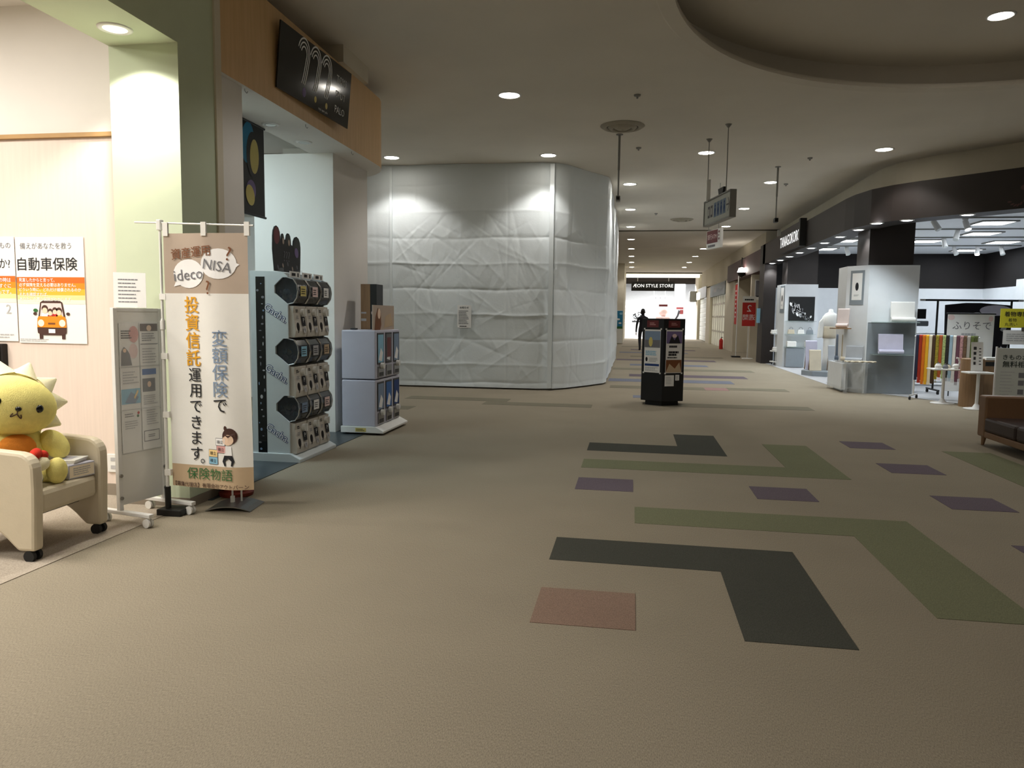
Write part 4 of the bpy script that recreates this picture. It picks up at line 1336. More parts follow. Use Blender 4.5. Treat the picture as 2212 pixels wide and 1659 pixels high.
for i in range(5):
    b.mat(('ink_grey', 'print_taupe')[i % 2]).oval(fr, -0.2 + 0.1 * i, 0.04 + 0.02 * (i % 3), 0.012, 0.022, 1, rot=0.4)
b.build('oval_print', t)
for y in (-0.2, 0.2):
    mb('acrylic').box(-0.04, 0.05, y - 0.015, y + 0.015, 0, 0.03).build('clear_foot', t)

# white two-tier card vending cabinet (faces +X)
t = thing('card_machine', 'white two-tier card vending cabinet standing against the white pillar', 'vending machine', (-3.11, 8.6, 0))
mb('white_plastic').prism([(-0.22, 0.025), (0.3, 0.025), (0.3, 0.05), (0.2, 0.1), (-0.22, 0.1)], -0.47, 0.47, Fr((0, 0, 0), (1, 0, 0))).build('base_tray', t, 0.005)
f2 = FY(0.02, -0.472, 0.062)
b = mb('print_ochre').rect(f2, -0.06, -0.022, 0.07, 0.022)
b.mat('ink').lines(f2, -0.05, -0.015, 0.06, 0.015, 2)
b.build('warning_label', t)
for x in (-0.17, 0.2):
    for y in (-0.38, 0.38):
        mb('rubber').cyl((x, y, 0), (x, y, 0.03), 0.025, n=12).build('foot', t)
WP = [['print_sky', 'ink_grey', 'print_slate'], ['print_slate', 'print_blue', 'print_navy']]
for lv in range(2):
    z0, z1 = ((0.65, 1.215), (0.1, 0.64))[lv]
    cb = mb('pale_violet').box(-0.21, 0.2, -0.45, 0.45, z0, z1).build(('upper_cabinet', 'lower_cabinet')[lv], t, 0.012)
    for c_ in range(3):
        yc = -0.28 + 0.29 * c_
        fr = FX(0.201, yc, 0)
        w = mb('black_satin').fbox(fr, -0.115, 0.115, z0 + 0.17, z1 - 0.03, -0.01, 0.004).build('display_window', cb)
        bb = mb(WP[lv][c_]).rect(fr, -0.095, z0 + 0.19, 0.095, z1 - 0.05, 5)
        bb.mat('print_white').poly(fr, [(-0.08, z0 + 0.22), (0.0, z0 + 0.36), (0.07, z0 + 0.3), (0.03, z0 + 0.2)], 6)
        if lv == 0 and c_ == 1:
            bb.mat('print_maroon').rect(fr, -0.07, z0 + 0.24, 0.07, z1 - 0.09, 7)
        bb.build('display_card', w)
        bb = mb('steel')
        bb.fbox(fr, -0.1, 0.1, z0 + 0.02, z0 + 0.15, 0, 0.012)
        cm = bb.build('coin_mechanism', cb, 0.004)
        if not (lv == 0 and c_ == 1):
            k = mb('white_plastic').cyl((0.21, yc, z0 + 0.15), (0.25, yc, z0 + 0.15), 0.035, n=16).build('knob', cm)
        mb('black_satin').fbox(fr, -0.07, 0.07, z0 + 0.03, z0 + 0.075, 0.012, 0.014).build('card_slot', cm)
t = thing('picture_board', 'beige picture board standing on top of the white card cabinet', 'sign board', (-2.95, 8.55, 1.217))
mb('print_taupe').box(-0.006, 0.006, -0.38, 0.38, 0, 0.29).build('board', t)
fr = FX(0.007, 0, 0)
b = mb('print_brown').poly(fr, [(-0.33, 0.0), (-0.3, 0.15), (-0.22, 0.26), (-0.12, 0.2), (-0.1, 0.06), (-0.14, 0.0)])
b.mat('print_skin').oval(fr, -0.18, 0.19, 0.05, 0.06, 2)
b.mat('print_tan').poly(fr, [(0.0, 0.02), (0.05, 0.16), (0.25, 0.2), (0.33, 0.05)], 1)
b.build('picture_print', t)
t = thing('tall_carton', 'tall dark carton with a wooden-brown side on the white card cabinet', 'box', (-3.2, 8.85, 1.217))
mb('black_satin').box(-0.1, 0.1, -0.12, 0.12, 0, 0.55).build('carton', t, 0.003)
mb('wood_box').fbox(FY(0, -0.121, 0), -0.1, 0.02, 0.0, 0.55, 0, 0.002).build('brown_side', t)
fr = FY(0.0, -0.123, 0)
b = mb('ink_lgrey').rect(fr, -0.095, 0.1, -0.03, 0.13)
b.rect(fr, -0.095, 0.19, -0.03, 0.21)
b.mat('print_lpink').oval(fr, 0.06, 0.2, 0.025, 0.03, 1)
b.build('carton_print', t)
tag(mb('black').box(-3.27, -3.2, 8.3, 8.36, 1.217, 1.235).build('small_tray', None, 0.004), 'small black lump on the rear edge of the white card cabinet', 'tray')
t = thing('paper_notice', 'white paper notice with black print taped on the dust sheets', 'notice', (-3.18, 13.885, 1.38))
fr = FY(0, 0, 0)
mb('paper').fbox(fr, -0.135, 0.135, -0.215, 0.215, -0.002, 0).build('notice_sheet', t)
b = mb('ink').text(fr, 'お知らせ', 0, 0.17, 0.045, bold=0.02)
b.mat('ink_grey').lines(fr, -0.11, -0.15, 0.11, 0.12, 9, 0.4)
b.mat('ink').lines(fr, -0.09, -0.2, 0.09, -0.17, 1, 0.5)
b.build('notice_print', t)

# ================================================================== CORRIDOR
t = thing('information_kiosk', 'black six-sided poster kiosk standing in the middle of the corridor', 'kiosk', (0.5, 12.3, 0))
ang0 = math.radians(-92)
def hexp(r):
    return [(r * math.cos(ang0 + PI / 3 * i), r * math.sin(ang0 + PI / 3 * i)) for i in range(6)]
mb('black_satin').prism(hexp(0.385), 0.075, 1.39).build('body', t, 0.006)
mb('black').prism(hexp(0.3), 0.0, 0.075).build('plinth', t)
H6 = hexp(0.387)
for k, (a, c) in enumerate([(H6[5], H6[0]), (H6[0], H6[1])]):
    a, c = Vector((*a, 0)), Vector((*c, 0))
    fr = Fr((a + c) / 2, c - a)
    b = mb('print_maroon').rect(fr, -0.11, 1.25, 0.1, 1.36)
    b.mat('print_pink').lines(fr, -0.06, 1.28, 0.05, 1.33, 2)
    b.build('red_header', t)
    ps = mb('paper').fbox(fr, -0.145, 0.145, 0.53, 1.215, 0, 0.004).build('poster', t)
    b = MB()
    if k == 0:
        b.mat('print_slate').rect(fr, -0.14, 0.93, 0.14, 1.19, 5)
        b.mat('ink_grey').rect(fr, -0.14, 0.93, 0.14, 1.05, 6)
        b.mat('print_ochre').oval(fr, -0.03, 1.02, 0.035, 0.075, 7)
        b.mat('print_sky').lines(fr, -0.12, 0.8, 0.12, 0.88, 3, 0.6, 5)
        b.mat('print_navy').rect(fr, -0.13, 0.635, 0.13, 0.67, 5)
        b.mat('ink').oval(fr, -0.1, 0.74, 0.02, 0.035, 5)
        b.mat('ink_lgrey').lines(fr, -0.05, 0.7, 0.12, 0.77, 3, 0.5, 5)
        b.lines(fr, -0.12, 0.55, 0.12, 0.62, 4, 0.5, 5)
    else:
        b.mat('print_purple').rect(fr, -0.14, 1.0, 0.14, 1.19, 5)
        b.mat('ink').poly(fr, [(-0.1, 1.0), (-0.05, 1.12), (0.0, 1.05), (0.06, 1.13), (0.11, 1.0)], 6)
        b.mat('print_lpink').oval(fr, 0.0, 1.12, 0.04, 0.03, 7)
        b.mat('ink').lines(fr, -0.09, 0.93, 0.09, 0.97, 1, 0.8, 5)
        b.lines(fr, -0.1, 0.8, 0.1, 0.88, 2, 0.8, 5)
        b.lines(fr, -0.12, 0.76, 0.12, 0.79, 1, 0.6, 5)
        b.mat('print_brown').rect(fr, -0.14, 0.54, 0.14, 0.74, 5)
        b.mat('print_tan').poly(fr, [(-0.14, 0.54), (-0.08, 0.68), (0.02, 0.6), (0.1, 0.7), (0.14, 0.54)], 6)
    b.build('poster_print', ps)
    for x in (-0.15, 0.15):
        for z in (0.525, 1.225):
            mb('white_plastic').fbox(fr, x - 0.012, x + 0.012, z - 0.012, z + 0.012, 0.0, 0.008).build('corner_clip', ps)
    if k == 1:
        b = mb('paper').fbox(fr, -0.15, 0.015, 0.32, 0.495, 0, 0.002)
        b.mat('ink_lgrey').lines(fr, -0.13, 0.35, 0.0, 0.47, 5, 0.3, 3)
        b.build('small_notice', t)
        b = mb('paper').fbox(fr, 0.04, 0.11, 0.41, 0.5, 0, 0.002)
        b.mat('ink_grey').lines(fr, 0.05, 0.42, 0.1, 0.49, 3, 0.3, 3)
        b.build('small_notice', t)

# sofa at the right edge (faces -X)
t = thing('sofa', 'low brown sofa with a dark seat cut off by the right frame edge', 'sofa', (3.95, 9.12, 0))
mb('sofa_tan').box(0.0, 0.8, -0.09, 0.09, 0.1, 0.57).build('arm', t, 0.02)
mb('sofa_tan').box(0.0, 0.8, -2.2, -0.09, 0.1, 0.17).build('base_rail', t, 0.01)
mb('sofa_tan').box(0.0, 0.8, -2.38, -2.2, 0.1, 0.57).build('arm', t, 0.02)
mb('sofa_tan').box(0.62, 0.82, -2.2, -0.09, 0.17, 0.72).build('backrest', t, 0.03)
for y in (-0.79, -1.5, -2.2):
    mb('sofa_dark').box(-0.01, 0.62, y, y + 0.7 if y > -0.9 or y < -0.9 else y + 0.7, 0.172, 0.33).build('seat_cushion', t, 0.03)
for x in (0.05, 0.75):
    for y in (-2.3, 0.02):
        mb('wood_box').cyl((x, y, 0.1), (x - 0.01, y, 0), 0.028, 0.016, n=12).build('leg', t)

# person walking behind the kiosk ------------------------------------------------------
def skin_body(name, parent, verts, edges, radii, root, mat, lv=2):
    me = bpy.data.meshes.new(name)
    me.from_pydata(verts, edges, [])
    o = bpy.data.objects.new(name, me)
    COL.objects.link(o)
    o.parent = parent
    me.materials.append(MATS[mat])
    sk = o.modifiers.new('skin', 'SKIN')
    sk.use_smooth_shade = True
    for i, r in enumerate(radii):
        me.skin_vertices[0].data[i].radius = (r, r) if not isinstance(r, tuple) else r
        me.skin_vertices[0].data[i].use_root = (i == root)
    sb = o.modifiers.new('sub', 'SUBSURF')
    sb.levels = sb.render_levels = lv
    return o
t = thing('person', 'person in dark clothes walking down the corridor behind the kiosk', 'person', (0.42, 31.8, 0), math.radians(8))
V = [(0, 0, 0.95), (0, 0, 1.12), (0, 0.0, 1.3), (0, 0, 1.42), (0, 0.0, 1.5),
     (-0.1, 0, 0.9), (-0.11, 0.03, 0.5), (-0.11, -0.1, 0.09), (-0.11, 0.06, 0.045),
     (0.1, 0, 0.9), (0.11, 0.1, 0.5), (0.11, 0.12, 0.09), (0.11, 0.26, 0.045),
     (-0.18, 0, 1.38), (-0.25, -0.03, 1.12), (-0.26, 0.05, 0.88), (-0.255, 0.08, 0.78),
     (0.18, 0, 1.38), (0.25, 0.0, 1.12), (0.26, 0.08, 0.88), (0.255, 0.1, 0.78), (0, 0.02, 1.56), (0, 0.03, 1.66)]
Ed = [(0, 1), (1, 2), (2, 3), (3, 4), (0, 5), (5, 6), (6, 7), (7, 8), (0, 9), (9, 10), (10, 11), (11, 12), (3, 13), (13, 14), (14, 15), (15, 16), (3, 17), (17, 18), (18, 19), (19, 20), (4, 21), (21, 22)]
Ra = [(0.15, 0.11), (0.14, 0.1), (0.17, 0.11), (0.12, 0.08), 0.055, 0.095, 0.07, 0.045, 0.04, 0.095, 0.07, 0.045, 0.04, 0.065, 0.048, 0.036, 0.034, 0.065, 0.048, 0.036, 0.034, 0.08, 0.09]
bd = skin_body('body', t, V, Ed, Ra, 0, 'suit')
b = mb('hair')
b.ell((0, 0.02, 1.66), (0.095, 0.11, 0.125))
b.build('hair', t)
b = mb('skin')
b.ell((0, 0.07, 1.63), (0.075, 0.075, 0.1))
for sg in (-1, 1):
    b.ell((sg * 0.085, 0.02, 1.63), (0.015, 0.025, 0.032), 10, 8)
b.build('face', t)
b = mb('skin')
for sg, x, y in ((-1, -0.255, 0.09), (1, 0.255, 0.11)):
    h = mb('skin')
    h.ell((x, y, 0.73), (0.02, 0.042, 0.05))
    for i in range(4):
        h.cyl((x, y - 0.03 + 0.02 * i, 0.7), (x - sg * 0.008, y - 0.028 + 0.02 * i + 0.008, 0.645 + 0.006 * abs(i - 1.5)), 0.009, 0.007, 8)
    h.cyl((x, y + 0.035, 0.745), (x - sg * 0.01, y + 0.065, 0.695), 0.01, 0.008, 8)
    h.build('hand', t)

# ================================================================== RIGHT: KIMONO SHOP
# lit sign on the fascia
t = thing('shop_sign', 'white lit letters on a dark panel fixed to the kimono shop fascia', 'sign', (4.05, 20.3, 3.5))
fr = Fr((-0.09, 0, 0), (0, -1, 0))
mb('brown_fascia').fbox(fr, -1.3, 1.25, -0.3, 0.3, -0.09, 0).build('sign_panel', t, 0.01)
M('letter_lit', '#ffffff', 0.5, var=0, emit=1.0)
mb('letter_lit').text(fr, 'TANAGOKORO', -0.1, -0.02, 0.4, 4, sx=0.85).build('lettering', t)
mb('black').fbox(fr, 1.25, 1.4, -0.33, 0.33, -0.09, 0.06).build('end_block', t)
t = thing('flower_emblem', 'faint brown flower emblem painted on the curved dark fascia', 'emblem', (5.93, 12.53, 3.45))
fr = Fr((-0.03, -0.03, 0), (0.7, -0.7, 0))
b = mb('red_brown')
for i in range(6):
    a = PI / 3 * i
    b.oval(fr, 0.09 * math.cos(a), 0.09 * math.sin(a), 0.07, 0.045, 1, rot=a)
b.mat('print_tan').oval(fr, 0, 0, 0.04, 0.04, 3)
b.mat('red_brown')
for i in range(6):
    b.oval(fr, -0.3 + 0.04 * i, -0.2 + 0.03 * i * (i - 5) / 3, 0.03, 0.012, 1, rot=0.3 * i)
    b.oval(fr, 0.12 + 0.05 * i, -0.16 - 0.02 * i, 0.03, 0.01, 1, rot=-0.4)
b.build('emblem_print', t)

# two clad columns
def column(name, label, poly_, zt, shaft, x0, x1, yf):
    c = struct(mb('kim_white').prism(poly_, 0, zt).build(name), label)
    mb('brown_fascia').box(*shaft, zt, 3.5).build('column_shaft', c)
    return c
c1 = column('wall_kimono_column', 'white clad display column with a dark brown shaft at the kimono shop corner', [(4.12, 15.5), (4.42, 15.12), (5.31, 15.12), (5.31, 16.1), (4.12, 16.1)], 2.45, (4.42, 5.22, 15.22, 16.0), 4.42, 5.31, 15.12)
mb('kim_grey').fbox(FY(0, 15.12, 0), 4.44, 5.29, 0.01, 1.36, 0, 0.006).build('grey_panel', c1)
mb('kim_grey').fbox(FY(0, 15.114, 0), 4.44, 5.29, 1.358, 1.366, 0, 0.004).build('panel_joint', c1)
c2 = column('wall_kimono_column', 'white clad display column with a picture, deeper in the kimono shop', [(4.33, 23.4), (4.4, 22.9), (5.31, 22.9), (5.31, 23.8), (4.33, 23.8)], 2.43, (4.45, 5.3, 23.0, 23.75), 4.4, 5.31, 22.9)
mb('kim_grey').fbox(FY(0, 22.9, 0), 4.45, 4.95, 0.02, 0.57, 0, 0.25).build('grey_panel', c2)
for z in (1.36, 0.98, 0.6):
    mb('glass_shelf').box(4.42, 5.25, 22.62, 22.9, z - 0.012, z).build('glass_shelf', c2)
for z in (1.38, 0.77):
    mb('glass_shelf').box(4.5, 5.28, 14.86, 15.114, z - 0.014, z).build('glass_shelf', c1)
def scroll(label, loc, u, w, h):
    t = thing('framed_scroll', label, 'picture', loc)
    fr = Fr((0, 0, 0), u)
    mb('kim_grey').fbox(fr, -w / 2, w / 2, -h / 2, h / 2, -0.01, 0.0).build('mount', t)
    b = mb('paper').rect(fr, -w * 0.36, -h * 0.36, w * 0.36, h * 0.42)
    b.mat('ink').oval(fr, 0, 0.02, w * 0.12, h * 0.12, 2)
    b.mat('ink_grey').lines(fr, -w * 0.2, -h * 0.25, w * 0.2, -h * 0.2, 2)
    b.build('scroll_print', t)
scroll('tall grey-bordered scroll on the slanted side of the front column', (4.262, 15.312, 2.03), (0.62, -0.785, 0), 0.3, 0.66)
scroll('narrow grey-bordered scroll on the side of the rear column', (4.36, 23.12, 2.0), (0.14, -1, 0), 0.36, 0.8)
t = thing('framed_picture', 'black square picture with a white sweeping pattern on the rear column', 'picture', (4.87, 22.88, 1.72))
fr = FY(0, 0, 0)
mb('black').fbox(fr, -0.36, 0.36, -0.35, 0.35, -0.02, 0.02).build('canvas', t)
b = mb('ink_lgrey')
for i in range(60):
    a = rnd.random()
    x = -0.3 + 0.55 * a + rnd.uniform(-0.05, 0.05)
    z = 0.25 - 0.5 * a - rnd.uniform(0, 0.3) * (1 - 0.5 * a)
    z = max(z, -0.31)
    b.mat(('ink_lgrey', 'print_white', 'ink_grey')[i % 3]).oval(fr, x, z, rnd.uniform(0.012, 0.035), rnd.uniform(0.02, 0.07), 18, rot=rnd.uniform(-0.5, 0.6), n=8)
b.build('picture_print', t)
# lights of the kimono shop ceiling
FLP = [(7.45, 17.3, 'nearest one, at the right by the fascia'), (8.1, 19.35, 'second from the front on the right'), (9.5, 21.45, 'rightmost one'), (9.6, 23.8, 'farthest one on the right'), (7.5, 21.1, 'beside the dark corner column'), (5.42, 20.9, 'seen left of the dark corner column'), (5.5, 23.3, 'farthest one, left of the dark column')]
for x, y, w in FLP:
    t = thing('ceiling_panel_light', 'square lit ceiling panel in the kimono shop, ' + w, 'ceiling light', (x, y, 3.5), 0, 'square panel lights of the kimono shop')
    b = mb('grey_metal')
    for (a0, a1, b0, b1) in [(-0.36, 0.36, -0.36, -0.31), (-0.36, 0.36, 0.31, 0.36), (-0.36, -0.31, -0.31, 0.31), (0.31, 0.36, -0.31, 0.31)]:
        b.box(a0, a1, b0, b1, -0.03, 0)
    b.build('frame', t)
    mb('lamp_cool').box(-0.31, 0.31, -0.31, 0.31, -0.02, -0.004).build('diffuser', t)
    light('lamp', 'AREA', (0, 0, -0.06), W_KIM, C_KIM, 0.6, t, aim=(0, 0, -1))
for k, y in enumerate((16.4, 18.4, 20.2, 22.4)):
    mb('grey_metal').box(5.2, 10.4, y - 0.015, y + 0.015, 3.47, 3.5).build('light_track', ceil)
SPT = [(5.96, 16.4, 'leftmost on the front track', 0.5), (6.55, 16.4, 'lit one on the front track', 0.2), (7.2, 18.4, 'on the second track', -0.4), (7.6, 20.2, 'on the third track', 0.1), (8.7, 22.4, 'left one on the rear track', 0.3), (9.3, 22.4, 'middle one on the rear track', -0.2), (9.9, 22.4, 'right one on the rear track', 0.1), (5.9, 22.4, 'left one beyond the corner column gap', 0.2), (6.35, 22.4, 'right one beyond the corner column gap', 0.2), (5.4, 18.4, 'beside the dark corner column, glowing', -0.5)]
for i, (x, y, w, tl) in enumerate(SPT):
    t = thing('track_spotlight', 'white track spotlight in the kimono shop, ' + w, 'spotlight', (x, y, 3.47), 0, 'track spotlights of the kimono shop')
    mb('white_metal').box(-0.05, 0.05, -0.02, 0.02, -0.03, 0).build('track_adapter', t)
    d = Vector((math.sin(tl) * 0.16, -0.08, -0.17))
    p = Vector((0, 0, -0.06))
    mb('white_metal').cyl((0, 0, -0.03), p, 0.012, n=8).build('stem', t)
    mb('white_metal').cyl(p - d * 0.1, p + d, 0.05, 0.062, 16).build('lamp_head', t)
    mb('lamp_cool' if i in (1, 5, 9) else 'lamp_off').cyl(p + d, p + d * 1.02, 0.056, 0.056, 16).build('lens', t)

# cloth rolls and draped bolts
def bolt_display(label, loc, rz, col, h=0.36, w=0.36):
    """a length of cloth hung over a bar stand with the rolled bolt in front"""
    t = thing('cloth_bolt', label, 'fabric roll', loc, rz, 'rolls of kimono cloth on show')
    mb('acrylic').box(-w / 2, w / 2, 0.02, 0.12, 0, 0.02).build('stand', t)
    b = mb(col)
    b.prism([(0.02, 0.05), (0.035, 0.05), (0.075, h), (0.09, h), (0.095, h + 0.015), (0.06, h + 0.02), (0.05, h)], -w / 2, w / 2, Fr((0, 0, 0), (0, 1, 0)))
    b.build('draped_cloth', t)
    b = mb(col)
    b.cyl((-w / 2, 0, 0.045), (w / 2, 0, 0.045), 0.042, n=16)
    b.build('roll', t)
    mb('wood_box').cyl((w / 2, 0, 0.045), (w / 2 + 0.003, 0, 0.045), 0.014, n=10).build('roll_core', t)
    return t
M('cloth_blush', '#d9cbc6', 0.85)
M('cloth_lilac', '#c9c8dc', 0.85)
M('cloth_grey', '#a9adb2', 0.85)
M('cloth_sand', '#cfc4ae', 0.85)
M('cloth_blue', '#7f8fa6', 0.85)
M('cloth_navy', '#27324e', 0.85)
M('cloth_olive', '#6e6a38', 0.85)
bolt_display('white cloth length with its roll on the upper glass shelf of the front column', (5.0, 14.93, 1.382), 0, 'cloth_white', 0.36, 0.42)
bolt_display('lilac cloth length with its roll on the lower glass shelf of the front column', (4.82, 14.93, 0.772), 0, 'cloth_lilac', 0.36, 0.44)
for i, (x, z) in enumerate([(4.6, 0.6), (5.1, 0.6)]):
    t = thing('cloth_parcel', ('white wrapped parcel on the left of the lowest glass shelf', 'white wrapped parcel on the right of the lowest glass shelf')[i], 'parcel', (x, 22.75, z))
    mb('cloth_white').box(-0.13, 0.13, -0.08, 0.08, 0, 0.17).build('wrapping', t, 0.02)
    mb('ink_lgrey').box(-0.132, 0.132, -0.01, 0.01, 0, 0.172).build('band', t)
for i, (x, lab) in enumerate([(4.58, 'small pale bag on the middle glass shelf of the rear column, left'), (4.85, 'wide pale bag on the middle glass shelf of the rear column, centre'), (5.1, 'grey pouch on the middle glass shelf of the rear column, right')]):
    t = thing('display_bag', lab, 'bag', (x, 22.75, 0.98))
    mb(('cloth_sand', 'cloth_white', 'kim_grey')[i]).prism([(-0.1, 0), (0.1, 0), (0.08, 0.13), (-0.08, 0.13)], -0.04, 0.04, FY(0, 0, 0)).build('bag_body', t, 0.012)
    mb('ink_grey').tube([(0.05 * math.cos(a), 0, 0.13 + 0.07 * math.sin(a)) for a in [PI * k / 6 for k in range(7)]], 0.006, 6).build('bag_handle', t)
# small trolley by the pilaster
t = thing('display_trolley', 'low round-shelved trolley of white goods beside the brown pilaster', 'trolley', (4.48, 23.7, 0))
for x in (-0.2, 0.2):
    for y in (-0.2, 0.2):
        mb('black').cyl((x, y, 0.02), (x, y, 0.5), 0.015, n=8).build('post', t)
for z in (0.1, 0.42, 0.68):
    r = 0.3 if z < 0.5 else 0.16
    mb('white_plastic').lathe([(r, z), (r, z + 0.03)], n=24).build('shelf', t)
mb('black').cyl((0, 0, 0.45), (0, 0, 0.95), 0.015, n=8).build('mast', t)
for k, (x, y, z, cc) in enumerate([(-0.15, -0.15, 0.45, 'cloth_white'), (0.12, -0.18, 0.45, 'cloth_sand'), (0.0, -0.05, 0.71, 'cloth_white'), (-0.2, -0.05, 0.97, 'cloth_white'), (0.18, -0.05, 0.97, 'cloth_white')]):
    q = thing('folded_cloth', ('white folded cloth at the left of the trolley shelf', 'sand folded cloth at the right of the trolley shelf', 'white folded cloth on the small top shelf of the trolley', 'white bundle at the left on the wall ledge above the trolley', 'white bundle at the right on the wall ledge above the trolley')[k], 'cloth', (4.48 + x, 23.7 + y, z))
    mb(cc).box(-0.11, 0.11, -0.07, 0.07, 0, 0.06).build('fold', q, 0.018)
    mb(cc).box(-0.1, 0.1, -0.06, 0.06, 0.06, 0.11).build('fold', q, 0.018)
mb('kim_white').box(4.2, 4.75, 23.5, 23.8, 0.95, 0.968).build('ledge', c2)
# mannequin on a plinth
t = thing('mannequin', 'white headless mannequin in a cream kimono on a low round plinth', 'mannequin', (4.95, 19.9, 0.14))
b = mb('cloth_white')
b.smooth = True
b.lathe([(0.16, 0.0), (0.15, 0.3), (0.145, 0.75), (0.16, 0.85)], n=20)
b.build('kimono_skirt', t)
b = mb('cloth_sand')
b.smooth = True
b.lathe([(0.165, 0.8), (0.17, 0.9), (0.168, 1.08), (0.165, 1.1)], n=20)
b.build('obi_sash', t)
b = mb('cloth_white')
b.smooth = True
b.lathe([(0.16, 1.08), (0.19, 1.2), (0.2, 1.33), (0.13, 1.42), (0.06, 1.46), (0.05, 1.53), (0.0001, 1.54)], n=20)
b.build('bust', t)
for sg in (-1, 1):
    b = mb('cloth_white').prism([(sg * 0.15, 1.36), (sg * 0.27, 1.22), (sg * 0.3, 0.8), (sg * 0.17, 0.82)][::sg], -0.05, 0.05, FY(0, 0, 0))
    b.build('sleeve', t, 0.02)
tag(mb('kim_grey').lathe([(0.55, 0.0), (0.58, 0.0), (0.58, 0.12), (0.55, 0.138), (0.0001, 0.14)], (4.85, 19.75, 0), 8).build('plinth'), 'low grey eight-sided plinth under the mannequin and draped cloths', 'plinth')
for k, (x, y, cc, h, lab) in enumerate([(4.52, 19.45, 'cloth_sand', 0.5, 'sand cloth draped on a small easel at the plinth front'), (4.5, 19.8, 'cloth_lilac', 0.72, 'lilac cloth draped on a tall easel at the left of the plinth'), (4.95, 19.4, 'cloth_grey', 0.62, 'grey cloth draped on an easel at the right of the plinth')]):
    t = thing('cloth_easel', lab, 'fabric display', (x, y, 0.14))
    mb(cc).prism([(-0.1, 0.0), (0.02, h), (0.06, h + 0.02), (0.07, h), (-0.07, 0.0)], -0.14, 0.14, Fr((0, 0, 0), (0, 1, 0))).build('draped_cloth', t, 0.008)
    for sg in (-1, 1):
        mb('wood_box').cyl((sg * 0.1, 0.06, h), (sg * 0.1, 0.2, 0), 0.012, n=8).build('easel_leg', t)
# clear display table with bolts by the front column
t = thing('acrylic_table', 'clear acrylic display table of cloth rolls in front of the clad column', 'table', (4.42, 15.95, 0))
for (x, y) in ((-0.36, -0.95), (-0.36, 0.28), (-0.02, -0.98)):
    mb('acrylic').box(x - 0.03, x + 0.03, y - 0.03, y + 0.03, 0, 0.58).build('leg', t)
mb('kim_white').box(-0.38, -0.3, -0.72, 0.3, 0.05, 0.56).build('side_panel', t)
mb('acrylic').box(-0.4, 0.02, -1.05, 0.34, 0.58, 0.595).build('table_top', t)
mb('acrylic').box(-0.4, 0.0, -1.0, 0.34, 0.1, 0.11).build('lower_shelf', t)
BD = [(-0.22, -0.15, 'cloth_blue', 0.5, 'blue-grey cloth length on the clear table, rear'), (-0.2, -0.5, 'cloth_sand', 0.5, 'tall sand cloth length on the clear table, front'), (-0.2, -0.82, 'cloth_grey', 0.3, 'short grey-brown cloth length at the right end of the clear table')]
for x, y, cc, h, lab in BD:
    bolt_display(lab, (4.42 + x, 15.95 + y, 0.596), math.radians(-25), cc, h, 0.3)
t = thing('loose_cloth', 'rumpled cream cloth lying over the front edge of the clear table', 'cloth', (4.3, 14.95, 0.597))
b = mb('cloth_sand')
nx, ny = 16, 8
Vv = [(-0.27 + 0.54 * i / nx, -0.06 + 0.16 * j / ny, 0.012 + 0.02 * abs(math.sin(i * 0.9 + j * 0.5)) + 0.008 * math.sin(j * 1.7)) for j in range(ny + 1) for i in range(nx + 1)]
Fv = [(j * (nx + 1) + i, j * (nx + 1) + i + 1, (j + 1) * (nx + 1) + i + 1, (j + 1) * (nx + 1) + i) for j in range(ny) for i in range(nx)]
b.add(Vv, Fv)
o = b.build('cloth_sheet', t, smooth=True)
so = o.modifiers.new('s', 'SOLIDIFY')
so.thickness = 0.008
# garment rail at the back of the shop
t = thing('garment_rail', 'low white garment rail with hanging kimono coats behind the mannequin', 'clothes rail', (6.35, 23.6, 0))
for x in (-0.6, 0.6):
    mb('white_metal').cyl((x, 0, 0), (x, 0, 1.15), 0.018, n=8).build('post', t)
mb('white_metal').cyl((-0.65, 0, 1.15), (0.65, 0, 1.15), 0.018, n=8).build('rail', t)
GC = ['cloth_lilac', 'cloth_grey', 'cloth_olive', 'black', 'cloth_navy', 'cloth_blue', 'cloth_white']
GL = ['lilac', 'grey', 'olive', 'black', 'navy', 'slate blue', 'white']
for i in range(7):
    q = thing('hanging_coat', f'{GL[i]} coat hanging on the rail behind the mannequin', 'coat', (5.85 + i * 0.165, 23.6, 0.35))
    mb(GC[i]).prism([(-0.2, 0.0), (0.2, 0.02), (0.22, 0.62), (0.04, 0.76), (-0.04, 0.76), (-0.22, 0.62)], -0.045, 0.045, Fr((0, 0, 0), (0.5, 0.85, 0))).build('coat_cloth', q, 0.02)
    mb('steel').tube([(0, 0, 0.76), (0, 0, 0.8), (0.02, 0.0, 0.83), (0.0, 0, 0.84)], 0.005, 6).build('hanger_hook', q)
t = thing('side_board', 'narrow brown shelf board with a fabric roll on the left side of the front column', 'shelf', (4.05, 15.4, 1.25))
mb('wood_box').box(-0.2, 0.12, -0.2, 0.12, -0.02, 0).build('shelf_board', t)
bolt_display('pale pink cloth length with a roll on the brown side shelf', (4.03, 15.33, 1.25), math.radians(-35), 'cloth_blush', 0.36, 0.22)

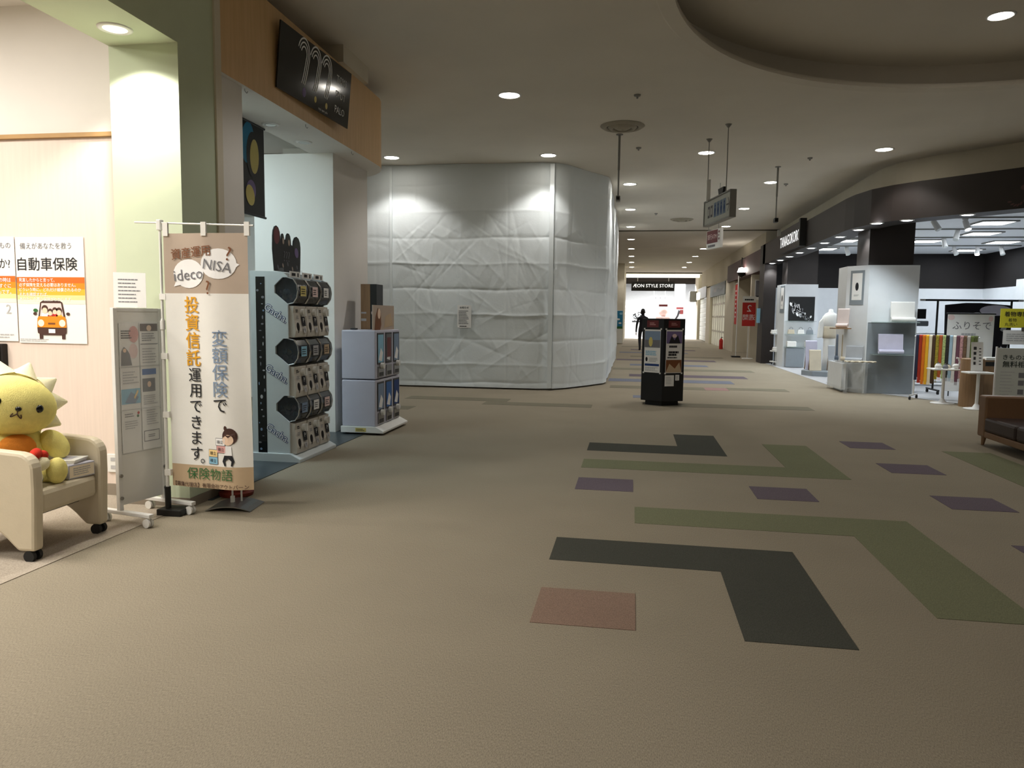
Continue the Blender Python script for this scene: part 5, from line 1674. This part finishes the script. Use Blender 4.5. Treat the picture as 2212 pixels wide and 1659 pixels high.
# obi and scarf rail -------------------------------------------------------------------
u = Vector((0.82, -0.57, 0)).normalized()
A = Vector((5.03, 14.28, 0))
t = thing('scarf_rail', 'white wheeled rail hung with bright sashes at the kimono shop front', 'clothes rail', A, math.atan2(u.y, u.x))
for x in (0.0, 0.95):
    mb('white_metal').cyl((x, 0, 0.08), (x, 0, 1.13), 0.014, n=8).build('post', t)
    mb('white_metal').cyl((x, -0.22, 0.08), (x, 0.22, 0.08), 0.014, n=8).build('foot', t)
    for y in (-0.2, 0.2):
        mb('rubber').cyl((x - 0.012, y, 0.032), (x + 0.012, y, 0.032), 0.032, n=12).build('castor', t)
mb('white_metal').cyl((-0.03, 0, 1.13), (0.98, 0, 1.13), 0.014, n=8).build('rail', t)
SCF = [('navy', '#2a2c44', 0.35), ('dark red', '#a8301c', 0.3), ('orange', '#e07818', 0.28), ('golden yellow', '#efb42a', 0.28), ('cream', '#e8dcc0', 0.28), ('dark brown', '#4a3420', 0.3), ('lime and rust striped', '#9a8a2c', 0.38), ('rust', '#b05a2c', 0.42), ('pale green', '#a9b878', 0.4), ('black patterned', '#2c2824', 0.42), ('sky blue', '#9ab4c4', 0.42), ('white', '#dedad2', 0.4), ('plum', '#6a4250', 0.36), ('rose', '#b58a8a', 0.42), ('brown patterned', '#6e5540', 0.36), ('silver grey', '#b0aaa0', 0.4), ('moss green', '#5c6a30', 0.38), ('dark olive', '#4c5428', 0.34)]
for i, (nm, cc, z0) in enumerate(SCF):
    mn = 'scarf_%d' % i
    M(mn, cc, 0.85, var=0.45 if i in (6, 9, 13, 14, 8) else 0.1, scale=40 if i in (6, 9, 13, 14, 8) else 6)
    x = 0.02 + i * 0.0535
    p = A + u * x
    q = thing('sash', f'{nm} sash hanging over the white wheeled rail', 'sash', (p.x, p.y, 0), math.atan2(u.y, u.x), 'sashes on the wheeled rail')
    w = 0.024
    b = mb(mn)
    b.box(-w, w, -0.026, -0.018, z0, 1.14)
    b.box(-w, w, 0.018, 0.026, z0 + 0.05, 1.14)
    b.prism([(-0.026, 1.135), (-0.018, 1.155), (0.0, 1.162), (0.018, 1.155), (0.026, 1.135), (0.018, 1.135), (0, 1.148), (-0.018, 1.135)], -w, w, Fr((0, 0, 0), (0, 1, 0)))
    b.build('sash_cloth', q)
    if i > 5:
        bb = mb('scarf_%d' % i)
        for k in range(4):
            bb.cyl((-0.018 + 0.012 * k, -0.022, z0), (-0.018 + 0.012 * k, -0.022, z0 - 0.06), 0.003, n=5)
        bb.build('fringe', q)
# tall dark rail with a black kimono and a paper banner
t = thing('tall_rail', 'tall black garment rail carrying a black kimono at the kimono shop front', 'clothes rail', (6.35, 15.5, 0))
for x in (-0.55, 0.75):
    mb('black').cyl((x, 0, 0.08), (x, 0, 1.8), 0.02, n=8).build('post', t)
    mb('black').cyl((x, -0.3, 0.08), (x, 0.3, 0.08), 0.018, n=8).build('foot', t)
    for y in (-0.26, 0.26):
        mb('rubber').cyl((x - 0.014, y, 0.035), (x + 0.014, y, 0.035), 0.035, n=12).build('castor', t)
mb('black').cyl((-0.78, 0, 1.81), (0.95, 0, 1.81), 0.02, n=8).build('rail', t)
for x in (-0.78, 0.95):
    mb('chrome').cyl((x - 0.09, 0, 1.81), (x + 0.0, 0, 1.81), 0.021, n=8).build('rail_end', t)
t = thing('black_kimono', 'black kimono with a pale grey swirl spread on the tall rail', 'kimono', (6.38, 15.46, 0))
b = mb('cloth_navy').prism([(-0.42, 0.55), (0.62, 0.55), (0.7, 1.2), (0.68, 1.72), (0.15, 1.76), (-0.1, 1.76), (-0.46, 1.72)], -0.03, 0.03, FY(0, 0, 0))
M('kimono_black', '#17151c', 0.85)
b.mats = ['kimono_black']
b.build('kimono_cloth', t, 0.01)
fr = FY(0, -0.03, 0)
b = mb('cloth_lilac').oval(fr, 0.42, 1.62, 0.28, 0.1, 2)
b.mat('cloth_grey').oval(fr, 0.1, 1.52, 0.1, 0.06, 2)
b.mat('cloth_grey').poly(fr, [(0.62, 1.5), (0.68, 1.45), (0.6, 1.2), (0.52, 1.25)], 2)
b.mat('cloth_lilac').poly(fr, [(0.55, 0.95), (0.68, 0.8), (0.6, 0.7), (0.5, 0.8)], 2)
b.build('swirl_print', t)
t = thing('paper_banner', 'tall white paper banner with brush lettering in front of the black kimono', 'banner', (6.2, 15.0, 0))
mb('paper').box(-0.4, 0.4, -0.004, 0.004, 0.1, 1.55).build('banner_sheet', t)
mb('black').cyl((-0.42, 0, 1.55), (0.42, 0, 1.55), 0.014, n=8).build('top_rod', t)
for x in (-0.3, 0.3):
    mb('black').cyl((x, 0.02, 0), (x, 0.02, 1.55), 0.01, n=8).build('support', t)
fr = FY(0, -0.005, 0)
b = mb('ink_grey').text(fr, 'ふりそで', 0.02, 1.33, 0.17)
b.mat('ink_lgrey').lines(fr, -0.15, 1.12, 0.2, 1.2, 1, 0.7)
b.mat('print_lpink').oval(fr, -0.34, 1.48, 0.06, 0.05, 1)
b.oval(fr, 0.34, 1.46, 0.04, 0.05, 1)
b.mat('ink_lgrey').lines(fr, -0.3, 0.75, 0.25, 1.05, 3, 0.25)
b.mat('print_pink').oval(fr, 0.25, 0.2, 0.08, 0.06, 1)
b.build('brush_print', t)
# two small pedestal tables
def ped_table(label, x, y, z, r=0.25):
    t = thing('pedestal_table', label, 'table', (x, y, 0))
    mb('white_plastic').box(-r, r, -r * 0.8, r * 0.8, z - 0.025, z).build('table_top', t, 0.006)
    mb('white_metal').cyl((0, 0, 0.03), (0, 0, z - 0.025), 0.024, n=12).build('column', t)
    b = mb('white_metal')
    b.smooth = True
    b.lathe([(0.19, 0.0), (0.185, 0.012), (0.06, 0.03), (0.024, 0.09)], n=24)
    b.build('base', t)
ped_table('small white pedestal table of trinkets in front of the sashes', 5.28, 13.66, 0.6, 0.22)
ped_table('small white pedestal table with a standing card, nearer the grey board', 5.5, 12.9, 0.6, 0.2)
for i, (x, y, s_, cc, lab) in enumerate([(5.16, 13.6, 0.05, 'cloth_white', 'small white box at the left of the trinket table'), (5.28, 13.62, 0.04, 'ink_grey', 'small dark bead pot in the middle of the trinket table'), (5.36, 13.7, 0.035, 'cloth_sand', 'small cream dish at the right of the trinket table')]):
    t = thing('trinket', lab, 'ornament', (x, y, 0.6))
    mb(cc).lathe([(s_, 0), (s_ * 1.1, s_), (s_ * 0.7, s_ * 1.6), (s_ * 0.72, s_ * 1.8), (0.0001, s_ * 1.8)], n=14).build('ornament_body', t)
    mb('chrome').lathe([(s_ * 0.4, s_ * 1.8), (s_ * 0.2, s_ * 2.2), (0.0001, s_ * 2.3)], n=10).build('ornament_knob', t)
t = thing('bird_ornament', 'white long-necked bird ornament on the trinket table', 'ornament', (5.43, 13.58, 0.6))
b = mb('white_plastic')
b.ell((0, 0, 0.045), (0.06, 0.04, 0.045))
b.build('bird_body', t)
mb('white_plastic').tube([(0.04, 0, 0.06), (0.055, 0, 0.12), (0.035, 0, 0.18), (0.0, 0, 0.19)], 0.014, 8).build('bird_neck', t)
t = thing('standing_card', 'tall white card with large black characters on the nearer pedestal table', 'sign card', (5.46, 12.88, 0.6))
fr = Fr((0, 0, 0), (1, 0.0, 0), (0, 0.1, 1))
mb('paper').fbox(fr, -0.085, 0.09, 0.02, 0.48, -0.004, 0).build('card', t)
mb('acrylic').box(-0.11, 0.11, -0.04, 0.06, 0, 0.02).build('card_foot', t)
mb('ink').lines(fr, -0.05, 0.1, 0.0, 0.42, 4, 0.6).lines(fr, 0.03, 0.1, 0.07, 0.4, 6, 0.3).build('card_print', t)
t = thing('wooden_counter', 'rounded brown wooden counter between the two pedestal tables', 'counter', (5.56, 13.28, 0))
mb('wood_box').lathe([(0.17, 0), (0.17, 0.79), (0.16, 0.8), (0.0001, 0.8)], n=28).build('drum', t)
mb('wood_box').box(-0.02, 0.5, -0.06, 0.17, 0.0, 0.78).build('wing', t, 0.01)
mb('white_plastic').box(0.17, 0.52, -0.08, 0.19, 0.78, 0.82).build('counter_top', t)
mb('black').box(0.17, 0.5, -0.064, -0.06, 0.68, 0.75).build('dark_band', t)
# grey consultation board, yellow card and white sheet
t = thing('notice_board', 'grey notice board with dark lettering standing behind the brown sofa', 'notice board', (6.08, 12.6, 0), math.radians(-6))
fr = FY(0, 0, 0)
mb('board_grey').fbox(fr, -0.45, 0.5, 0.1, 1.0, -0.02, 0).build('panel', t, 0.004)
b = mb('white_metal')
for x in (-0.46, 0.49):
    mb('white_metal').fbox(fr, x, x + 0.02, 0.0, 1.02, -0.025, 0.005).build('edge_post', t)
b = mb('dark_green').text(fr, 'きものお直し', -0.1, 0.86, 0.09, 2, bold=0.02)
b.text(fr, '無料相談会', -0.1, 0.75, 0.105, 2, bold=0.03)
b.mat('ink_grey')
for z in (0.58, 0.46, 0.32):
    b.rect(fr, -0.13, z - 0.04, -0.05, z + 0.04)
b.mat('ink_lgrey').lines(fr, -0.38, 0.25, -0.18, 0.65, 8, 0.25)
b.mat('print_white').poly(fr, [(0.0, 0.12), (0.05, 0.35), (0.2, 0.55), (0.24, 0.52), (0.1, 0.33), (0.08, 0.12)], 2)
b.oval(fr, 0.08, 0.56, 0.06, 0.03, 2)
b.oval(fr, 0.3, 0.5, 0.06, 0.04, 2)
b.build('board_print', t)
t = thing('yellow_sign', 'yellow sign card about kimono above the grey notice board', 'sign card', (6.55, 13.7, 0), math.radians(-4))
fr = FY(0, 0, 0)
mb('yellow_card').fbox(fr, -0.42, 0.5, 1.31, 1.63, -0.01, 0).build('card', t)
mb('white_metal').cyl((0, 0.03, 0), (0, 0.03, 1.6), 0.012, n=8).build('post', t)
mb('white_metal').lathe([(0.18, 0), (0.17, 0.015), (0.02, 0.03)], n=20).build('base', t)
b = mb('ink').text(fr, '着物専門店の', -0.36, 1.54, 0.09, 2, align=-1, bold=0.02)
b.text(fr, '着物', -0.3, 1.44, 0.065, 2, align=-1).text(fr, '丸洗い', -0.35, 1.365, 0.065, 2, align=-1).lines(fr, 0.0, 1.34, 0.2, 1.39, 1, 0.7)
b.build('card_print', t)
t = thing('paper_sheet', 'white printed sheet clipped below the yellow sign card', 'notice', (6.55, 13.68, 0), math.radians(-4))
fr = FY(0, 0, 0)
mb('paper').fbox(fr, -0.37, 0.5, 1.03, 1.27, -0.004, 0).build('sheet', t)
mb('steel').fbox(fr, -0.1, 0.05, 1.25, 1.32, -0.01, 0.006).build('clip', t)
mb('ink_lgrey').lines(fr, -0.32, 1.08, 0.3, 1.22, 4, 0.35).build('sheet_print', t)
tag(mb('sofa_dark').ell((6.75, 14.2, 0.14), (0.22, 0.16, 0.14)).build('dark_bag'), 'round dark bag on the floor under the shop tables', 'bag')
t = thing('wall_shelf', 'dark wall bracket shelf with a grey folded cloth beside the front column', 'shelf', (5.62, 16.4, 1.35))
mb('black').box(-0.25, 0.3, -0.02, 0.0, 0.1, 0.3).build('bracket', t)
mb('kim_grey').box(-0.22, 0.28, -0.25, -0.02, -0.05, 0.06).build('shelf_box', t, 0.02)
t = thing('open_shelf', 'white open shelf unit low behind the sash rail', 'shelf', (6.2, 17.5, 0))
for z in (0.1, 0.45, 0.8, 1.15):
    mb('kim_white').box(-0.7, 0.7, -0.18, 0.18, z - 0.03, z).build('shelf_board', t)
for x in (-0.7, 0.67):
    mb('kim_white').box(x, x + 0.03, -0.18, 0.18, 0, 1.15).build('side_board', t)

# ================================================================== FAR CORRIDOR
t = thing('wall_lantern', 'ornate white-shaded lantern hanging from the red-brown fascia', 'lamp', (4.0, 29.2, 2.95))
mb('black').cyl((0, 0, 0.35), (0, 0, 0.75), 0.02, n=8).build('stem', t)
mb('black').tube([(0, 0, 0.7), (0.1, 0, 0.72), (0.15, 0, 0.7)], 0.02, 6).build('wall_arm', t)
mb('lamp_on').lathe([(0.16, 0.2), (0.1, 0.36), (0.0001, 0.38)], n=14).build('shade', t)
mb('black').lathe([(0.16, 0.2), (0.09, 0.06), (0.0001, 0.0)], n=14).build('lower_cage', t)
def far_sign(name, label, cat, y0, y1, z0, z1, matn, x=4.18):
    t = thing(name, label, cat, (x, (y0 + y1) / 2, 0))
    fr = Fr((0, 0, 0), (0, -1, 0))
    mb(matn).fbox(fr, -(y1 - y0) / 2, (y1 - y0) / 2, z0, z1, -0.15, 0).build('sign_panel', t)
    return t, fr
t, fr = far_sign('shop_sign', 'dark green shop sign over lattice windows far along on the right', 'sign', 35.7, 42.4, 2.56, 3.16, 'dark_green')
mb('ink_lgrey').lines(fr, -1.6, 2.75, 0.1, 3.0, 1, 0.9).lines(fr, 0.6, 2.85, 2.6, 2.95, 1).build('lettering', t)
t, fr = far_sign('shop_sign', 'brown shop sign with a glowing corner above a white shutter', 'sign', 44.8, 50.3, 2.65, 3.3, 'grey_metal')
M('glow_soft', '#f6f0dc', 0.5, var=0, emit=2.5)
M('glow_window', '#e8ead8', 0.5, var=0.2, scale=2, emit=0.7)
mb('glow_soft').fbox(fr, -2.6, -1.2, 2.6, 3.05, 0, 0.1).build('light_panel', t)
w = struct(mb('glow_window').box(4.5, 4.55, 35.6, 42.5, 0, 2.56).build('window_1'), 'lattice shop window glowing behind white bars')
for k in range(8):
    mb('white_paint').box(4.34, 4.44, 35.7 + k * 0.96, 35.98 + k * 0.96, 0, 2.56).build('glazing_bar', w)
for z in (0.7, 1.45, 2.1):
    mb('white_paint').box(4.37, 4.43, 35.6, 42.5, z, z + 0.09).build('glazing_bar', w)
t = thing('roller_shutter', 'closed white roller shutter far along on the right', 'shutter', (4.4, 47.5, 0))
for k in range(9):
    mb('shutter').box(-0.04, 0.04, -2.9, 2.9, 0.02 + k * 0.29, 0.3 + k * 0.29).build('shutter_slat', t, 0.02)
# red banners by the pilaster
t = thing('red_banner', 'narrow red banner flag on a white pole past the brown pilaster', 'banner', (3.75, 28.4, 0))
mb('print_red').box(-0.02, 0.02, -0.3, 0.3, 1.2, 2.65).build('banner_cloth', t)
mb('white_plastic').cyl((0, -0.34, 0.0), (0, -0.34, 2.95), 0.02, n=8).build('pole', t)
mb('white_plastic').cyl((0, -0.36, 2.7), (0, 0.32, 2.7), 0.012, n=8).build('crossbar', t)
mb('black').box(-0.15, 0.15, -0.5, -0.2, 0, 0.05).build('base', t)
mb('print_white').lines(Fr((-0.021, 0, 0), (0, -1, 0)), -0.15, 1.4, 0.15, 2.5, 7, 0.4).build('fine_print', t)
t = thing('red_poster', 'red shop poster with a reversed white number 2 seen from behind', 'poster', (4.05, 27.3, 0))
fr = FY(0, 0, 0)
mb('print_red').fbox(fr, -0.23, 0.22, 1.15, 1.98, -0.01, 0).build('poster_sheet', t)
mb('paper').fbox(fr, -0.23, 0.22, 1.98, 2.2, -0.01, 0).build('poster_header', t)
b = mb('print_white').text(fr, '2', 0, 1.78, 0.34, 2, mirror=True).text(fr, '週間', 0, 1.46, 0.22, 2, mirror=True)
b.mat('ink').lines(fr, -0.16, 2.04, 0.16, 2.12, 1, 0.7)
b.build('reversed_print', t)
mb('white_metal').cyl((0, 0.03, 0), (0, 0.03, 2.1), 0.015, n=8).build('post', t)
mb('white_metal').lathe([(0.2, 0), (0.19, 0.02), (0.02, 0.03)], n=16).build('base', t)
t = thing('shop_poster', 'grey and white framed poster above the red poster', 'poster', (4.6, 27.998, 2.1))
fr = FY(0, 0, 0)
mb('paper').fbox(fr, -0.28, 0.28, 0.0, 0.72, -0.01, 0).build('poster_sheet', t)
b = mb('ink_grey').rect(fr, -0.25, 0.12, 0.1, 0.68)
b.mat('print_tan').oval(fr, 0.0, 0.42, 0.12, 0.15, 2)
b.mat('ink').rect(fr, -0.25, 0.1, 0.25, 0.14, 2)
b.build('poster_print', t)
struct(mb('cream_paint').box(4.2, 5.2, 28.0, 28.2, 0, 3.2).build('wall_right_niche'), 'taupe wall of the recessed shop past the pilaster')
tag(mb('print_sky').box(3.93, 4.04, 24.88, 24.9, 1.28, 1.75).build('blue_leaflet'), 'pale blue leaflet on the side of the dark brown pilaster', 'leaflet')
t = thing('fire_extinguisher', 'small red fire extinguisher on the floor by a far cream pier', 'fire extinguisher', (4.05, 35.3, 0))
mb('print_red').lathe([(0.08, 0), (0.085, 0.02), (0.085, 0.4), (0.05, 0.47), (0.025, 0.5), (0.0001, 0.5)], n=14).build('cylinder', t)
mb('black').tube([(0, 0, 0.5), (0.0, 0, 0.56), (0.07, 0, 0.54)], 0.015, 6).build('valve_handle', t)
# blue poster board on the far left wall
t = thing('poster_board', 'blue sky poster above a white panel at the far left wall end', 'poster', (-0.72, 39.96, 0))
fr = FY(0, 0, 0)
mb('white_plastic').fbox(fr, -0.25, 0.2, 0.03, 1.78, -0.03, 0).build('board', t)
b = mb('print_teal').rect(fr, -0.24, 0.8, 0.19, 1.75)
b.mat('print_sky').oval(fr, 0.1, 1.6, 0.08, 0.06, 2)
b.mat('print_white').oval(fr, -0.05, 1.3, 0.1, 0.05, 2).oval(fr, 0.05, 1.1, 0.08, 0.04, 2)
b.mat('print_dgreen').rect(fr, -0.24, 0.8, 0.19, 0.92, 2)
b.build('poster_print', t)
# far department store
struct(mb('kim_white').box(-6, 12, 66, 66.2, 0, CZ + 1).build('wall_store_back'), 'bright white back wall of the far department store')
struct(mb('kim_floor').box(-6, 12, 50.4, 66, -0.02, 0.006).build('floor_store'), 'pale floor of the far department store')
struct(mb('brown_fascia').box(-0.6, 4.4, 52.9, 53.1, 3.75, CZ).build('wall_store_header'), 'dark header band over the far store entrance')
struct(mb('glow_soft').box(-0.55, 4.2, 49.6, 50.1, CZ - 0.2, CZ - 0.02).build('trim_4'), 'glowing light cove across the far end of the corridor')
t = thing('store_sign', 'black department store sign with white lettering hanging at the far end', 'sign', (1.25, 49.9, 0))
fr = FY(0, 0, 0)
mb('black').fbox(fr, -1.4, 1.38, 3.16, 3.78, -0.12, 0).build('sign_panel', t)
mb('letter_lit').text(fr, 'ÆON STYLE STORE', 0, 3.5, 0.3, 3, sx=1.0).build('lettering', t)
for x in (-1.0, 1.0):
    mb('grey_metal').cyl((x, -0.06, 3.78), (x, -0.06, CZ), 0.02, n=8).build('hanger_rod', t)
t = thing('store_sign', 'small white pictogram sign hanging inside the far store', 'sign', (1.9, 56, 0))
mb('paper').fbox(fr, -0.6, 0.6, 2.75, 3.0, -0.05, 0).build('sign_panel', t)
b = MB()
for i in range(6):
    b.mat(('ink_grey', 'ink')[i % 2]).rect(fr, -0.5 + 0.17 * i, 2.83, -0.4 + 0.17 * i, 2.92)
b.build('pictograms', t)
for x in (-0.4, 0.4):
    mb('grey_metal').cyl((x, 0.02, 3.0), (x, 0.02, CZ), 0.012, n=6).build('hanger_rod', t)
t = thing('store_shelves', 'long white shelf wall of the far store seen left of the kiosk', 'shelving', (0.0, 62, 0))
for z in (1.2, 1.7, 2.2):
    mb('kim_white').box(-1.2, 1.2, -0.3, 0.3, z, z + 0.05).build('shelf_board', t)
mb('kim_white').box(-1.2, 1.2, 0.28, 0.32, 0, 2.8).build('back_panel', t)
tag(mb('kim_white').box(-1.0, 1.3, 54.6, 55.6, 0, 1.045).build('store_counter', None, 0.01), 'white service counter of the far store under the dark plant', 'counter')
t = thing('potted_plant', 'dark leafy plant on the white counter of the far store', 'plant', (0.45, 55.2, 1.05))
mb('black').box(-0.5, 0.5, -0.2, 0.2, 0, 0.12).build('planter', t)
b = mb('black')
for i in range(46):
    x, z = rnd.uniform(-0.45, 0.45), rnd.uniform(0.12, 0.75)
    b.oval(Fr((0, rnd.uniform(-0.15, 0.15), 0), (1, 0, 0)), x, z, 0.09, 0.03, 1, rot=rnd.uniform(-1.2, 1.2), n=6)
lv = b.build('leaves', t)
lv['kind'] = 'stuff'
t = thing('pink_display', 'pink and white promotional display in the far store above the kiosk', 'display', (2.1, 54, 0))
mb('print_lpink').box(-0.5, 0.5, -0.3, 0.3, 0, 1.5).build('stand', t, 0.05)
b = mb('print_lpink')
b.ell((0, 0, 1.8), (0.35, 0.2, 0.35))
b.build('top_ball', t)
mb('print_maroon').fbox(FY(0, -0.32, 0), -0.3, 0.3, 2.2, 2.35, 0, 0.02).build('header', t)
t = thing('store_poster', 'white poster with dark red figures on a pale column of the far store', 'poster', (3.35, 55.3, 0))
mb('kim_white').box(-0.35, 0.35, 0, 0.7, 0, CZ - 0.03).build('column', t)
fr = FY(0, -0.01, 0)
b = mb('print_maroon').rect(fr, -0.25, 2.05, 0.25, 2.2).rect(fr, 0.0, 1.7, 0.25, 2.0)
b.mat('ink').poly(fr, [(-0.4, 1.25), (-0.2, 1.6), (-0.1, 2.0), (0.05, 1.9), (-0.1, 1.5), (-0.3, 1.2)], 2)
b.build('poster_print', t)
for p in [(0.5, 54.5), (2.8, 55), (0.5, 60), (3, 60)]:
    light('store_lamp', 'AREA', (p[0], p[1], CZ - 0.1), 600, (1, 0.98, 0.96), 1.2, aim=(0, 0, -1))
t = thing('passage_sign', 'brown boxed sign on the wall beside the far store entrance', 'sign', (4.1, 51.6, 0))
mb('grey_metal').box(-0.35, 0.1, -0.5, 0.5, 2.5, 3.2).build('sign_box', t)
mb('black').box(-0.37, -0.35, -0.45, 0.45, 2.55, 3.15).build('sign_face', t)

t = thing('alarm_post', 'white-capped red alarm strip on the cream bulkhead above the far brown pilaster', 'alarm', (4.5, 24.7, 0))
mb('white_plastic').box(-0.08, 0.02, -0.06, 0.06, 4.0, 4.2).build('cap', t, 0.01)
for y in (-0.04, 0.02):
    mb('print_red').box(-0.05, -0.02, y, y + 0.025, 3.77, 4.0).build('red_bar', t)
# print too fine to pick apart stays joined
for o in bpy.data.objects:
    if o.type == 'MESH' and o.parent and (o.name.split('.')[0] in ('front_print', 'stripe_print', 'brush_print', 'swirl_print', 'oval_print', 'poster_print', 'question_marks', 'picture_print', 'emblem_print', 'fine_print')):
        o['kind'] = 'stuff'
